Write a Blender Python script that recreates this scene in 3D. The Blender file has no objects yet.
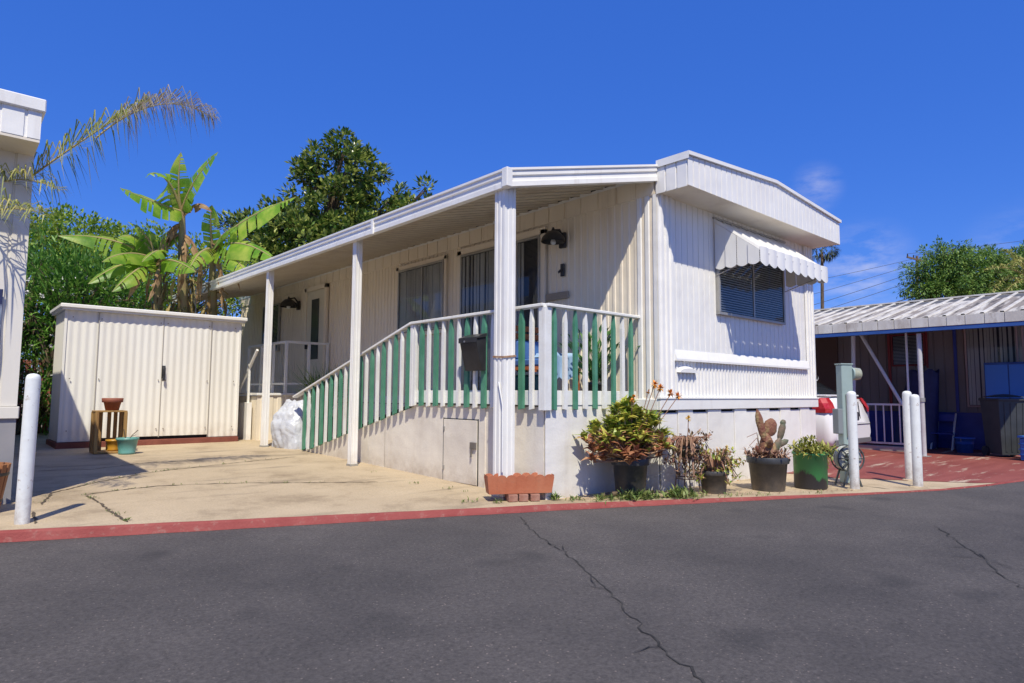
import bpy, math, random
from math import sin, cos, pi, radians, sqrt, atan2
from mathutils import Vector, Matrix
random.seed(7)
COL = bpy.context.scene.collection
V = Vector

# ---------------------------------------------------------------- camera (world X runs along the home's front, Y along its length)
CAM = V((-4.906, -4.936, 1.12))
F, PITCH, ROLL, HEAD = 641.0, 0.0823498, 0.0057647, 0.7303592
def cw(w):  # camera-heading frame -> world
    bx, by = cos(HEAD), sin(HEAD)
    return V((w[0]*bx + w[1]*by, -w[0]*by + w[1]*bx, w[2]))
_r = V((1,0,0)); _f = V((0,cos(PITCH),sin(PITCH))); _u = V((0,-sin(PITCH),cos(PITCH)))
RGT = cw(_r*cos(ROLL)+_u*sin(ROLL)); UPV = cw(-_r*sin(ROLL)+_u*cos(ROLL)); FWD = cw(_f)
def pt(x, y, D):  # a point of the place seen in direction (x, y) at distance D
    return CAM + (RGT*((x-512)/F) - UPV*((y-341.5)/F) + FWD)*D
cd = bpy.data.cameras.new('camera'); cam = bpy.data.objects.new('camera', cd); COL.objects.link(cam)
cd.sensor_width = 36; cd.lens = F/1024*36; cd.clip_end = 3000; cd.clip_start = .05
cam.matrix_world = Matrix(((RGT.x,UPV.x,-FWD.x,CAM.x),(RGT.y,UPV.y,-FWD.y,CAM.y),(RGT.z,UPV.z,-FWD.z,CAM.z),(0,0,0,1)))
bpy.context.scene.camera = cam

# ---------------------------------------------------------------- materials
MATS = {}
def mat(name, c, rough=.6, c2=None, scale=6., bump=0., bscale=40., metal=0., island=False, stretch=(1,1,1), detail=4, contrast=(.35,.65), spec=.5, trans=0., c3=None, dirt=None):
    if name in MATS: return MATS[name]
    m = bpy.data.materials.new(name); m.use_nodes = True; nt = m.node_tree; N = nt.nodes; L = nt.links
    b = N['Principled BSDF']; b.inputs['Roughness'].default_value = rough; b.inputs['Metallic'].default_value = metal
    b.inputs['Specular IOR Level'].default_value = spec
    col = None
    tc = N.new('ShaderNodeTexCoord'); mp = N.new('ShaderNodeMapping'); mp.inputs['Scale'].default_value = stretch
    L.new(tc.outputs['Object'], mp.inputs['Vector'])
    if c2 is not None:
        ramp = N.new('ShaderNodeValToRGB'); e = ramp.color_ramp.elements
        e[0].color = (*c,1); e[1].color = (*c2,1)
        if island:
            g = N.new('ShaderNodeNewGeometry'); L.new(g.outputs['Random Per Island'], ramp.inputs['Fac'])
            e[0].position = 0; e[1].position = 1
        else:
            n = N.new('ShaderNodeTexNoise'); n.inputs['Scale'].default_value = scale; n.inputs['Detail'].default_value = detail; n.inputs['Roughness'].default_value = .6
            L.new(mp.outputs[0], n.inputs['Vector']); L.new(n.outputs['Fac'], ramp.inputs['Fac'])
            e[0].position, e[1].position = contrast
        if c3 is not None:
            x = e.new(.5 if island else sum(contrast)/2); x.color = (*c3,1)
        col = ramp.outputs['Color']
    if dirt is not None:   # (colour, scale, lo, hi)
        dc, ds, lo, hi = dirt
        n2 = N.new('ShaderNodeTexNoise'); n2.inputs['Scale'].default_value = ds; n2.inputs['Detail'].default_value = 8; n2.inputs['Roughness'].default_value = .7
        L.new(mp.outputs[0], n2.inputs['Vector'])
        mr = N.new('ShaderNodeMapRange'); mr.inputs['From Min'].default_value = lo; mr.inputs['From Max'].default_value = hi
        L.new(n2.outputs['Fac'], mr.inputs['Value'])
        mx = N.new('ShaderNodeMix'); mx.data_type = 'RGBA'; L.new(mr.outputs[0], mx.inputs[0])
        if col: L.new(col, mx.inputs[6])
        else: mx.inputs[6].default_value = (*c,1)
        mx.inputs[7].default_value = (*dc,1); col = mx.outputs[2]
    if col: L.new(col, b.inputs['Base Color'])
    else: b.inputs['Base Color'].default_value = (*c,1)
    if bump:
        n = N.new('ShaderNodeTexNoise'); n.inputs['Scale'].default_value = bscale; n.inputs['Detail'].default_value = 5
        L.new(mp.outputs[0], n.inputs['Vector'])
        bp = N.new('ShaderNodeBump'); bp.inputs['Strength'].default_value = bump; bp.inputs['Distance'].default_value = .02
        L.new(n.outputs['Fac'], bp.inputs['Height']); L.new(bp.outputs['Normal'], b.inputs['Normal'])
    if trans:
        tr = N.new('ShaderNodeBsdfTranslucent'); ms = N.new('ShaderNodeMixShader'); ms.inputs[0].default_value = trans
        if col: L.new(col, tr.inputs['Color'])
        else: tr.inputs['Color'].default_value = (*c,1)
        L.new(b.outputs[0], ms.inputs[1]); L.new(tr.outputs[0], ms.inputs[2]); L.new(ms.outputs[0], N['Material Output'].inputs['Surface'])
    MATS[name] = m; return m

def glass_mat(name, tint=(.55,.6,.62), fac=.35):
    m = bpy.data.materials.new(name); m.use_nodes = True; nt = m.node_tree; N = nt.nodes; L = nt.links
    N.remove(N['Principled BSDF']); g = N.new('ShaderNodeBsdfGlossy'); g.inputs['Roughness'].default_value = .02; g.inputs['Color'].default_value = (.9,.93,.95,1)
    t = N.new('ShaderNodeBsdfTransparent'); t.inputs['Color'].default_value = (*tint,1)
    lw = N.new('ShaderNodeFresnel'); lw.inputs['IOR'].default_value = 1.5
    mr = N.new('ShaderNodeMath'); mr.operation = 'MULTIPLY'; mr.inputs[1].default_value = fac
    L.new(lw.outputs[0], mr.inputs[0])
    ms = N.new('ShaderNodeMixShader'); L.new(mr.outputs[0], ms.inputs[0]); L.new(t.outputs[0], ms.inputs[1]); L.new(g.outputs[0], ms.inputs[2])
    L.new(ms.outputs[0], N['Material Output'].inputs['Surface']); MATS[name] = m; return m

M_white = mat('white_painted_metal', (.86,.85,.81), .45, (.82,.80,.76), 1.2, .06, 60, stretch=(1,1,.25), dirt=((.55,.50,.43),3.,.62,.95))
M_side = mat('cream_painted_siding', (.84,.755,.61), .5, (.79,.69,.54), 1.5, .06, 60, stretch=(1,1,.2), dirt=((.48,.42,.34),2.5,.62,.95))
M_soffit = mat('cream_soffit_metal', (.84,.77,.63), .55, (.78,.70,.56), 2., .05, 40)
M_trim = mat('white_trim_paint', (.85,.84,.80), .4, (.80,.78,.74), 2., .05, 50, dirt=((.5,.44,.38),6.,.66,.95))
M_skirt = mat('white_skirt_board', (.84,.82,.77), .6, (.79,.76,.70), 1.6, .12, 35, dirt=((.5,.44,.36),2.2,.6,.95))
M_skirtc = mat('cream_skirt_board', (.82,.76,.65), .6, (.70,.64,.55), 1.6, .12, 35, dirt=((.42,.36,.28),2.2,.6,.95))
M_green = mat('green_paint', (.06,.22,.135), .5, (.10,.29,.19), 5., .08, 40, dirt=((.12,.22,.15),14.,.6,.9))
M_wpick = mat('white_picket_paint', (.82,.82,.79), .5, (.74,.73,.69), 4., .1, 40, dirt=((.45,.38,.30),16.,.64,.92))
M_dark = mat('dark_gap', (.02,.02,.022), .8)
M_inner = mat('dim_interior', (.03,.033,.04), .9, (.07,.07,.075), 3.)
M_blk = mat('black_metal', (.02,.02,.022), .4, (.035,.035,.038), 8., .05, 30)
M_alum = mat('window_aluminium', (.42,.41,.38), .4, (.34,.33,.31), 5., metal=.4)
M_blind = mat('blind_slats', (.62,.64,.62), .6, (.50,.52,.52), 3.)
M_curt = mat('curtain_fabric', (.70,.67,.58), .8, (.52,.49,.42), 3., stretch=(1,1,.1))
M_glass = glass_mat('window_glass', (.80,.84,.88), .8)
M_wood = mat('weathered_wood', (.42,.26,.09), .7, (.28,.15,.05), 3., .2, 40, stretch=(6,6,.6))
M_terra = mat('terracotta', (.44,.13,.06), .75, (.50,.18,.09), 4., .15, 50, dirt=((.30,.17,.11),9.,.55,.9))
M_brick = mat('red_brick', (.28,.12,.08), .85, (.36,.20,.15), 9., .4, 60)
M_redw = mat('red_brown_board', (.17,.045,.03), .7, (.24,.075,.05), 5., .15, 40)
M_shed = mat('off_white_shed_metal', (.85,.83,.76), .5, (.81,.78,.70), 1.3, .05, 60, stretch=(1,1,.25), dirt=((.52,.42,.30),3.,.64,.95))
M_pot = mat('black_plastic', (.025,.027,.03), .45, (.05,.052,.056), 5., .08, 30, dirt=((.16,.14,.12),6.,.58,.9))
M_soil = mat('dry_soil', (.10,.065,.04), .95, (.18,.13,.09), 30., .6, 60)
M_bark = mat('brown_bark', (.10,.07,.045), .9, (.19,.14,.09), 9., .6, 30, stretch=(1,1,.3))
M_boll = mat('white_bollard_paint', (.78,.80,.78), .45, (.70,.71,.70), 5., .1, 30, dirt=((.36,.28,.23),15.,.60,.68))

def grime(m, z0, z1, col, amt=.7, nscale=5.):
    nt = m.node_tree; N = nt.nodes; L = nt.links; b = N['Principled BSDF']; inp = b.inputs['Base Color']
    g = N.new('ShaderNodeNewGeometry'); sx = N.new('ShaderNodeSeparateXYZ'); L.new(g.outputs['Position'], sx.inputs[0])
    n = N.new('ShaderNodeTexNoise'); n.inputs['Scale'].default_value = nscale; n.inputs['Detail'].default_value = 8; n.inputs['Roughness'].default_value = .7; L.new(g.outputs['Position'], n.inputs['Vector'])
    mr = N.new('ShaderNodeMapRange'); mr.inputs['From Min'].default_value = z1; mr.inputs['From Max'].default_value = z0; L.new(sx.outputs['Z'], mr.inputs['Value'])
    nr = N.new('ShaderNodeMapRange'); nr.inputs['From Min'].default_value = .35; nr.inputs['From Max'].default_value = .65; nr.inputs['To Min'].default_value = .15; nr.inputs['To Max'].default_value = 1.2; L.new(n.outputs['Fac'], nr.inputs['Value'])
    mu = N.new('ShaderNodeMath'); mu.operation = 'MULTIPLY'; L.new(mr.outputs[0], mu.inputs[0]); L.new(nr.outputs[0], mu.inputs[1])
    m2 = N.new('ShaderNodeMath'); m2.operation = 'MULTIPLY'; m2.inputs[1].default_value = amt; m2.use_clamp = True; L.new(mu.outputs[0], m2.inputs[0])
    x = N.new('ShaderNodeMix'); x.data_type = 'RGBA'; L.new(m2.outputs[0], x.inputs[0]); L.new(inp.links[0].from_socket, x.inputs[6]); x.inputs[7].default_value = (*col,1); L.new(x.outputs[2], inp)
def streaks(m, col, lo=.60, hi=.80, amt=.5, sxy=7., sz=.35, dent=0.):
    nt = m.node_tree; N = nt.nodes; L = nt.links; b = N['Principled BSDF']; inp = b.inputs['Base Color']
    g = N.new('ShaderNodeNewGeometry'); mp = N.new('ShaderNodeMapping'); mp.inputs['Scale'].default_value = (sxy,sxy,sz); L.new(g.outputs['Position'], mp.inputs['Vector'])
    n = N.new('ShaderNodeTexNoise'); n.inputs['Scale'].default_value = 1.; n.inputs['Detail'].default_value = 6; n.inputs['Roughness'].default_value = .65; L.new(mp.outputs[0], n.inputs['Vector'])
    mr = N.new('ShaderNodeMapRange'); mr.inputs['From Min'].default_value = lo; mr.inputs['From Max'].default_value = hi; mr.inputs['To Max'].default_value = amt; L.new(n.outputs['Fac'], mr.inputs['Value'])
    x = N.new('ShaderNodeMix'); x.data_type = 'RGBA'; L.new(mr.outputs[0], x.inputs[0]); L.new(inp.links[0].from_socket, x.inputs[6]); x.inputs[7].default_value = (*col,1); L.new(x.outputs[2], inp)
    if dent:
        d = N.new('ShaderNodeTexNoise'); d.inputs['Scale'].default_value = 2.2; d.inputs['Detail'].default_value = 2; L.new(g.outputs['Position'], d.inputs['Vector'])
        bp = N.new('ShaderNodeBump'); bp.inputs['Strength'].default_value = dent; bp.inputs['Distance'].default_value = .08; L.new(d.outputs['Fac'], bp.inputs['Height'])
        old = [k for k in N if k.type == 'BUMP' and k is not bp]
        if old: L.new(bp.outputs['Normal'], old[0].inputs['Normal'])
        else: L.new(bp.outputs['Normal'], b.inputs['Normal'])
streaks(M_white, (.42,.36,.29), .58, .85, .30, 12., .5, .25); streaks(M_side, (.42,.33,.24), .56, .80, .40, 8., .5, .25); streaks(M_trim, (.42,.34,.26), .56, .80, .35, 9., 1.0, .15)
streaks(M_skirt, (.42,.35,.27), .54, .80, .22, 5., .7, .3); streaks(M_skirtc, (.40,.32,.23), .54, .80, .25, 5., .7, .3); streaks(M_shed, (.45,.33,.21), .60, .85, .22, 9., .4, .03); streaks(M_wpick, (.40,.33,.25), .55, .80, .4, 14., 1.5)
grime(M_pot, -.05, .35, (.20,.155,.11), .6, 9.); streaks(M_soffit, (.42,.33,.24), .5, .8, .35, 2., 2.)
grime(M_skirt, -.1, .30, (.36,.28,.20), .40); grime(M_skirtc, .0, .35, (.36,.28,.20), .6); grime(M_trim, .0, .30, (.36,.28,.21), .6, 9.); grime(M_boll, -.05, .38, (.30,.24,.19), .75, 12.); grime(M_shed, .2, .6, (.45,.34,.24), .5)
# ---------------------------------------------------------------- mesh helpers
class MB:
    def __init__(s): s.v = []; s.f = []; s.sm = []
    def face(s, pts, smooth=False):
        i = len(s.v); s.v += [tuple(p) for p in pts]; s.f.append(tuple(range(i, i+len(pts)))); s.sm.append(smooth); return s
    def grid(s, rows, closed=False, smooth=True):
        i = len(s.v); n = len(rows[0])
        for r in rows: s.v += [tuple(p) for p in r]
        for a in range(len(rows)-1):
            for b in range(n if closed else n-1):
                c = (b+1) % n
                s.f.append((i+a*n+b, i+a*n+c, i+(a+1)*n+c, i+(a+1)*n+b)); s.sm.append(smooth)
        return s
    def box(s, x0, x1, y0, y1, z0, z1, bev=0.):
        return s.obox(V(((x0+x1)/2,(y0+y1)/2,(z0+z1)/2)), V((1,0,0)), V((0,1,0)), V((0,0,1)), (x1-x0)/2, (y1-y0)/2, (z1-z0)/2, bev)
    def obox(s, c, X, Y, Z, a, b, d, bev=0.):
        i = len(s.v); c = V(c)
        if bev <= 0:
            for k in range(8):
                s.v.append(tuple(c + X*(a if k&1 else -a) + Y*(b if k&2 else -b) + Z*(d if k&4 else -d)))
            for q in ((0,2,3,1),(4,5,7,6),(0,1,5,4),(2,6,7,3),(0,4,6,2),(1,3,7,5)): s.f.append(tuple(i+k for k in q)); s.sm.append(False)
            return s
        e = min(bev, a*.45, b*.45, d*.45)
        idx = {}
        for sx in (-1,1):
            for sy in (-1,1):
                for sz in (-1,1):
                    for ax in range(3):
                        p = [sx*(a-e), sy*(b-e), sz*(d-e)]; p[ax] = (sx*a, sy*b, sz*d)[ax]
                        idx[(sx,sy,sz,ax)] = len(s.v); s.v.append(tuple(c + X*p[0] + Y*p[1] + Z*p[2]))
        def q(ks, sm=False):
            s.f.append(tuple(idx[k] for k in ks)); s.sm.append(sm)
        for ax in range(3):
            o = [k for k in range(3) if k != ax]
            for sg in (-1,1):
                ks = []
                for (p_, r_) in ((-1,-1),(1,-1),(1,1),(-1,1)):
                    t = [0,0,0]; t[ax] = sg; t[o[0]] = p_; t[o[1]] = r_; ks.append((*t, ax))
                if (sg > 0) == (ax == 1): ks.reverse()
                q(ks)
        for ax in range(3):      # edges along ax
            o = [k for k in range(3) if k != ax]
            for p_ in (-1,1):
                for r_ in (-1,1):
                    t0 = [0,0,0]; t1 = [0,0,0]; t0[ax] = -1; t1[ax] = 1
                    for t in (t0,t1): t[o[0]] = p_; t[o[1]] = r_
                    ks = [(*t0,o[0]),(*t1,o[0]),(*t1,o[1]),(*t0,o[1])]
                    q(ks)
        for sx in (-1,1):
            for sy in (-1,1):
                for sz in (-1,1): q([(sx,sy,sz,0),(sx,sy,sz,1),(sx,sy,sz,2)])
        return s
    def bar(s, p, q, w, h, up=V((0,0,1)), bev=0.):
        p = V(p); q = V(q); X = (q-p); l = X.length; X.normalize()
        Y = up.cross(X)
        if Y.length < 1e-4: Y = V((0,1,0)).cross(X)
        Y.normalize(); Z = X.cross(Y)
        return s.obox((p+q)/2, X, Y, Z, l/2, w/2, h/2, bev)
    def tube(s, pts, r, n=8, caps=True):
        pts = [V(p) for p in pts]; rows = []
        if not hasattr(r, '__len__'): r = [r]*len(pts)
        prevY = None
        for i, p in enumerate(pts):
            d = (pts[min(i+1,len(pts)-1)] - pts[max(i-1,0)])
            if d.length < 1e-9: d = V((0,0,1))
            d.normalize()
            Y = (prevY - d*prevY.dot(d)) if prevY else d.cross(V((0,0,1)))
            if Y.length < 1e-3: Y = d.cross(V((1,0,0)))
            Y.normalize(); prevY = Y; Z = d.cross(Y)
            rows.append([p + (Y*cos(2*pi*k/n) + Z*sin(2*pi*k/n))*r[i] for k in range(n)])
        s.grid(rows, True)
        if caps: s.face(list(reversed(rows[0]))); s.face(rows[-1])
        return s
    def lathe(s, c, prof, n=24):
        c = V(c)
        s.grid([[c + V((r*cos(2*pi*k/n), r*sin(2*pi*k/n), z)) for k in range(n)] for r, z in prof], True)
        return s
    def ribbed(s, p0, d, nrm, width, z0, z1, pitch, depth, prof='groove'):
        """vertical ribs along a wall; z0, z1 numbers or functions of the distance along d"""
        P = {'groove': [(0,0),(.84,0),(.88,-1),(.96,-1)], 'box': [(0,0),(.42,0),(.5,1),(.92,1)],
             'sine': [(k/8, .5-.5*cos(2*pi*k/8)) for k in range(8)], 'lap': [(0,0),(.9,.0),(.905,-1)],
             'flute': [(0,0),(.3,0),(.36,1),(.64,1),(.7,0)]}[prof]
        p0 = V(p0); d = V(d).normalized(); nrm = V(nrm).normalized()
        cuts = []; k = 0
        while k*pitch < width:
            for a, b in P:
                x = (k+a)*pitch
                if x < width: cuts.append((x, b*depth))
            k += 1
        cuts.append((width, cuts[-1][1]))
        f0 = z0 if callable(z0) else (lambda x: z0); f1 = z1 if callable(z1) else (lambda x: z1)
        lo = []; hi = []
        for x, o in cuts:
            q = p0 + d*x + nrm*o
            lo.append(V((q.x,q.y,f0(x)))); hi.append(V((q.x,q.y,f1(x))))
        for i in range(len(cuts)-1): s.face([lo[i], lo[i+1], hi[i+1], hi[i]], prof == 'sine')
        return s
    def build(s, name, m, parent=None, label=None, loc=None, kind=None):
        me = bpy.data.meshes.new(name); me.from_pydata(s.v, [], s.f); me.materials.append(m)
        me.polygons.foreach_set('use_smooth', s.sm); me.update()
        if any(s.sm):   # weld smooth grids' open seams is not needed; keep split faces flat
            pass
        o = bpy.data.objects.new(name, me); COL.objects.link(o)
        if parent is not None: o.parent = parent
        if loc is not None: o.location = loc
        if label: o['label'] = label
        if kind: o['kind'] = kind
        return o
def thing(name, label, cat, loc=(0,0,0), group=None, rz=0.):
    o = bpy.data.objects.new(name, None); COL.objects.link(o); o.location = loc; o.rotation_euler = (0,0,rz)
    o.empty_display_size = .1; o['label'] = label; o['category'] = cat
    if group: o['group'] = group
    return o
def tag(o, label, cat, group=None, kind=None):
    if label: o['label'] = label
    if cat: o['category'] = cat
    if group: o['group'] = group
    if kind: o['kind'] = kind
    return o
def rel(o, base):   # shift a part's mesh so that it sits right under a thing placed at base
    o.data.transform(Matrix.Translation(-V(base))); return o
def clamp(x, a, b): return max(a, min(b, x))
def zg(u, v): return -.012*clamp(u,0,4) + .018*clamp(v,0,9)
CURB = [(-60,24.5),(-14,5.46),(-4.50,1.53),(-.22,-.28),(3.2,-1.86),(4.6,-2.46),(5.5,-2.72),(6.6,-2.95),(8,-3.3),(20,-6.3),(80,-21)]
def curb_v(u):
    for (a,b),(c,d) in zip(CURB, CURB[1:]):
        if u <= c: return b + (d-b)*(u-a)/(c-a)
    return CURB[-1][1]
ROADZ = -.052

# ---------------------------------------------------------------- sky, sun
SUNH = V((-.402,-.574,1)).normalized()
el = math.asin(SUNH.z); az = atan2(SUNH.x, SUNH.y)
w = bpy.data.worlds.new('World'); bpy.context.scene.world = w; w.use_nodes = True
nt = w.node_tree; N = nt.nodes; L = nt.links; bg = N['Background']
sky = N.new('ShaderNodeTexSky'); sky.sky_type = 'NISHITA'; sky.sun_disc = False; sky.sun_elevation = el; sky.sun_rotation = az
sky.air_density = 1.0; sky.dust_density = .2; sky.ozone_density = 2.5; sky.altitude = 300
hs = N.new('ShaderNodeHueSaturation'); hs.inputs['Saturation'].default_value = 1.32; hs.inputs['Value'].default_value = 1.0
L.new(sky.outputs[0], hs.inputs['Color'])
gm = N.new('ShaderNodeMix'); gm.data_type = 'RGBA'; gm.blend_type = 'MULTIPLY'; gm.inputs[0].default_value = 1; gm.inputs[7].default_value = (.76,.84,1.20,1)
L.new(hs.outputs[0], gm.inputs[6])
tc = N.new('ShaderNodeTexCoord')
acc = None
for (x,y,rad,st) in ((816,188,.042,.30),(866,266,.075,.36),(830,300,.10,.16),(1030,262,.09,.2)):
    d = (pt(x,y,1)-CAM).normalized()
    vm = N.new('ShaderNodeVectorMath'); vm.operation = 'DISTANCE'; L.new(tc.outputs['Generated'], vm.inputs[0]); vm.inputs[1].default_value = d
    mr = N.new('ShaderNodeMapRange'); mr.interpolation_type = 'SMOOTHSTEP'; mr.inputs['From Min'].default_value = rad; mr.inputs['From Max'].default_value = 0; mr.inputs['To Max'].default_value = st
    L.new(vm.outputs['Value'], mr.inputs['Value'])
    if acc is None: acc = mr.outputs[0]
    else:
        ad = N.new('ShaderNodeMath'); ad.operation = 'ADD'; L.new(acc, ad.inputs[0]); L.new(mr.outputs[0], ad.inputs[1]); acc = ad.outputs[0]
mp = N.new('ShaderNodeMapping'); mp.inputs['Scale'].default_value = (14,14,42); L.new(tc.outputs['Generated'], mp.inputs['Vector'])
nz = N.new('ShaderNodeTexNoise'); nz.inputs['Scale'].default_value = 1.; nz.inputs['Detail'].default_value = 8; nz.inputs['Roughness'].default_value = .65; L.new(mp.outputs[0], nz.inputs['Vector'])
m2 = N.new('ShaderNodeMapRange'); m2.inputs['From Min'].default_value = .38; m2.inputs['From Max'].default_value = .68; L.new(nz.outputs['Fac'], m2.inputs['Value'])
mm = N.new('ShaderNodeMath'); mm.operation = 'MULTIPLY'; L.new(acc, mm.inputs[0]); L.new(m2.outputs[0], mm.inputs[1])
um = N.new('ShaderNodeMix'); um.data_type = 'RGBA'; um.inputs[0].default_value = .55; L.new(gm.outputs[2], um.inputs[6]); um.inputs[7].default_value = (.36,1.18,5.3,1)
cm = N.new('ShaderNodeMix'); cm.data_type = 'RGBA'; L.new(mm.outputs[0], cm.inputs[0]); L.new(um.outputs[2], cm.inputs[6]); cm.inputs[7].default_value = (6.5,6.2,6.6,1)
L.new(cm.outputs[2], bg.inputs['Color']); bg.inputs['Strength'].default_value = .14
sl = bpy.data.lights.new('sun', 'SUN'); sl.energy = 5.0; sl.angle = radians(.53); sl.color = (1,.93,.76)
so = bpy.data.objects.new('sun', sl); COL.objects.link(so); so.rotation_euler = SUNH.to_track_quat('Z','Y').to_euler()
sc = bpy.context.scene; sc.view_settings.view_transform = 'Standard'; sc.view_settings.look = 'None'; sc.view_settings.exposure = 0
try: sc.cycles.max_bounces = 8; sc.cycles.transparent_max_bounces = 12
except Exception: pass

# ---------------------------------------------------------------- ground, road, kerb, drive
M_earth = mat('dry_earth', (.20,.15,.09), .95, (.30,.23,.15), .4, .5, 8)
def road_mat():
    m = bpy.data.materials.new('asphalt'); m.use_nodes = True; nt = m.node_tree; N = nt.nodes; L = nt.links; b = N['Principled BSDF']
    b.inputs['Roughness'].default_value = .85; b.inputs['Specular IOR Level'].default_value = .3
    tc = N.new('ShaderNodeTexCoord')
    def noise(sc, det, ro=.6):
        n = N.new('ShaderNodeTexNoise'); n.inputs['Scale'].default_value = sc; n.inputs['Detail'].default_value = det; n.inputs['Roughness'].default_value = ro; L.new(tc.outputs['Object'], n.inputs['Vector']); return n
    a = noise(.45, 8, .65); r = N.new('ShaderNodeValToRGB'); e = r.color_ramp.elements; e[0].position = .3; e[1].position = .72
    e[0].color = (.055,.052,.053,1); e[1].color = (.118,.108,.104,1); L.new(a.outputs['Fac'], r.inputs['Fac'])
    g = noise(36, 8, .95); gr = N.new('ShaderNodeValToRGB'); e = gr.color_ramp.elements; e[0].position = .35; e[1].position = .68; e[0].color = (.42,.42,.43,1); e[1].color = (1.72,1.68,1.64,1); L.new(g.outputs['Fac'], gr.inputs['Fac'])
    mx = N.new('ShaderNodeMix'); mx.data_type = 'RGBA'; mx.blend_type = 'MULTIPLY'; mx.inputs[0].default_value = 1; L.new(r.outputs[0], mx.inputs[6]); L.new(gr.outputs[0], mx.inputs[7])
    # pale stone chips that show in worn patches
    vo = N.new('ShaderNodeTexVoronoi'); vo.inputs['Scale'].default_value = 34; L.new(tc.outputs['Object'], vo.inputs['Vector'])
    cr = N.new('ShaderNodeMapRange'); cr.inputs['From Min'].default_value = .20; cr.inputs['From Max'].default_value = .12; L.new(vo.outputs['Distance'], cr.inputs['Value'])
    sep = N.new('ShaderNodeSeparateColor'); L.new(vo.outputs['Color'], sep.inputs[0])
    gt = N.new('ShaderNodeMapRange'); gt.inputs['From Min'].default_value = .35; gt.inputs['From Max'].default_value = .7; L.new(sep.outputs[0], gt.inputs['Value'])
    wn = noise(.9, 4, .6); wr = N.new('ShaderNodeMapRange'); wr.inputs['From Min'].default_value = .42; wr.inputs['From Max'].default_value = .70; wr.inputs['To Min'].default_value = .42; L.new(wn.outputs['Fac'], wr.inputs['Value'])
    p1 = N.new('ShaderNodeMath'); p1.operation = 'MULTIPLY'; L.new(cr.outputs[0], p1.inputs[0]); L.new(gt.outputs[0], p1.inputs[1])
    p2 = N.new('ShaderNodeMath'); p2.operation = 'MULTIPLY'; L.new(p1.outputs[0], p2.inputs[0]); L.new(wr.outputs[0], p2.inputs[1])
    m3 = N.new('ShaderNodeMix'); m3.data_type = 'RGBA'; L.new(p2.outputs[0], m3.inputs[0]); L.new(mx.outputs[2], m3.inputs[6]); m3.inputs[7].default_value = (.28,.23,.205,1)
    # soft dark stains
    sn = noise(1.7, 2, .4); sr = N.new('ShaderNodeMapRange'); sr.inputs['From Min'].default_value = .62; sr.inputs['From Max'].default_value = .74; sr.inputs['To Max'].default_value = .45; L.new(sn.outputs['Fac'], sr.inputs['Value'])
    m4 = N.new('ShaderNodeMix'); m4.data_type = 'RGBA'; L.new(sr.outputs[0], m4.inputs[0]); L.new(m3.outputs[2], m4.inputs[6]); m4.inputs[7].default_value = (.03,.03,.032,1)
    L.new(m4.outputs[2], b.inputs['Base Color'])
    bp = N.new('ShaderNodeBump'); bp.inputs['Strength'].default_value = .55; bp.inputs['Distance'].default_value = .012; L.new(g.outputs['Fac'], bp.inputs['Height']); L.new(bp.outputs['Normal'], b.inputs['Normal'])
    return m
M_road = road_mat()
mb = MB(); mb.face([(-900,-900,-.10),(900,-900,-.10),(900,900,-.10),(-900,900,-.10)])
tag(mb.build('ground', M_earth), None, None, kind='structure')
mb = MB()
for (a,b),(c,d) in zip(CURB, CURB[1:]):
    mb.face([(a,b-16,ROADZ),(c,d-16,ROADZ),(c,d,ROADZ),(a,b,ROADZ)])
road = tag(mb.build('road', M_road), None, None, kind='structure')
def ribbon(pts, w0, z, jag=.0, seed=1):
    rnd = random.Random(seed); out = []
    P = []
    for a, b in zip(pts, pts[1:]):
        n = max(2, int(math.hypot(b[0]-a[0], b[1]-a[1])/.05))
        for k in range(n): P.append((a[0]+(b[0]-a[0])*k/n + rnd.uniform(-jag,jag), a[1]+(b[1]-a[1])*k/n + rnd.uniform(-jag,jag)))
    P.append(pts[-1]); m = MB(); rows = []
    for i, p in enumerate(P):
        q = P[min(i+1,len(P)-1)]; o = P[max(i-1,0)]
        t = V((q[0]-o[0], q[1]-o[1], 0)).normalized(); n = V((-t.y,t.x,0))
        ww = w0*rnd.uniform(.35,1.35)*(.4 if i in (0,len(P)-1) else 1)
        zz = z(p[0],p[1]) if callable(z) else z
        c = V((p[0],p[1],zz)); rows.append([c-n*ww/2, c+n*ww/2])
    m.grid(rows, smooth=False); return m
M_crack = mat('dark_crack', (.016,.015,.015), .95, (.05,.047,.044), 9.)  # near-black tone of the thin crack strips on the asphalt
for i, pts in enumerate(([(-.68,-.35),(-.98,-.81),(-1.21,-1.25),(-1.31,-1.51),(-1.65,-2.07),(-1.82,-2.35),(-2.02,-2.65),(-2.21,-2.93),(-2.32,-3.09),(-2.42,-3.3),(-2.49,-3.43),(-2.57,-3.55),(-2.7,-3.9)],
                         [(1.91,-3.09),(1.52,-3.3),(1.15,-3.49),(.82,-3.69),(.42,-3.85),(.13,-4.03),(-.2,-4.3)])):
    ribbon(pts, .0115, ROADZ+.004, .022, i).build('crack', M_crack, road)
    rr_ = random.Random(60+i)
    for q in range(5):
        p = pts[rr_.randrange(1, len(pts)-1)]; a = rr_.uniform(0,6.28); l = rr_.uniform(.08,.30)
        ribbon([p, (p[0]+cos(a)*l*.5+rr_.uniform(-.03,.03), p[1]+sin(a)*l*.5), (p[0]+cos(a)*l, p[1]+sin(a)*l)], .009, ROADZ+.006+.001*q, .012, 90+q).build('crack_branch', M_crack, road)
M_red = mat('worn_red_kerb_paint', (.24,.045,.040), .85, (.29,.07,.06), 3., .4, 50, dirt=((.30,.20,.16),12.,.55,.80))
nrm = V((.403,.915,0)); rows = []
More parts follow.
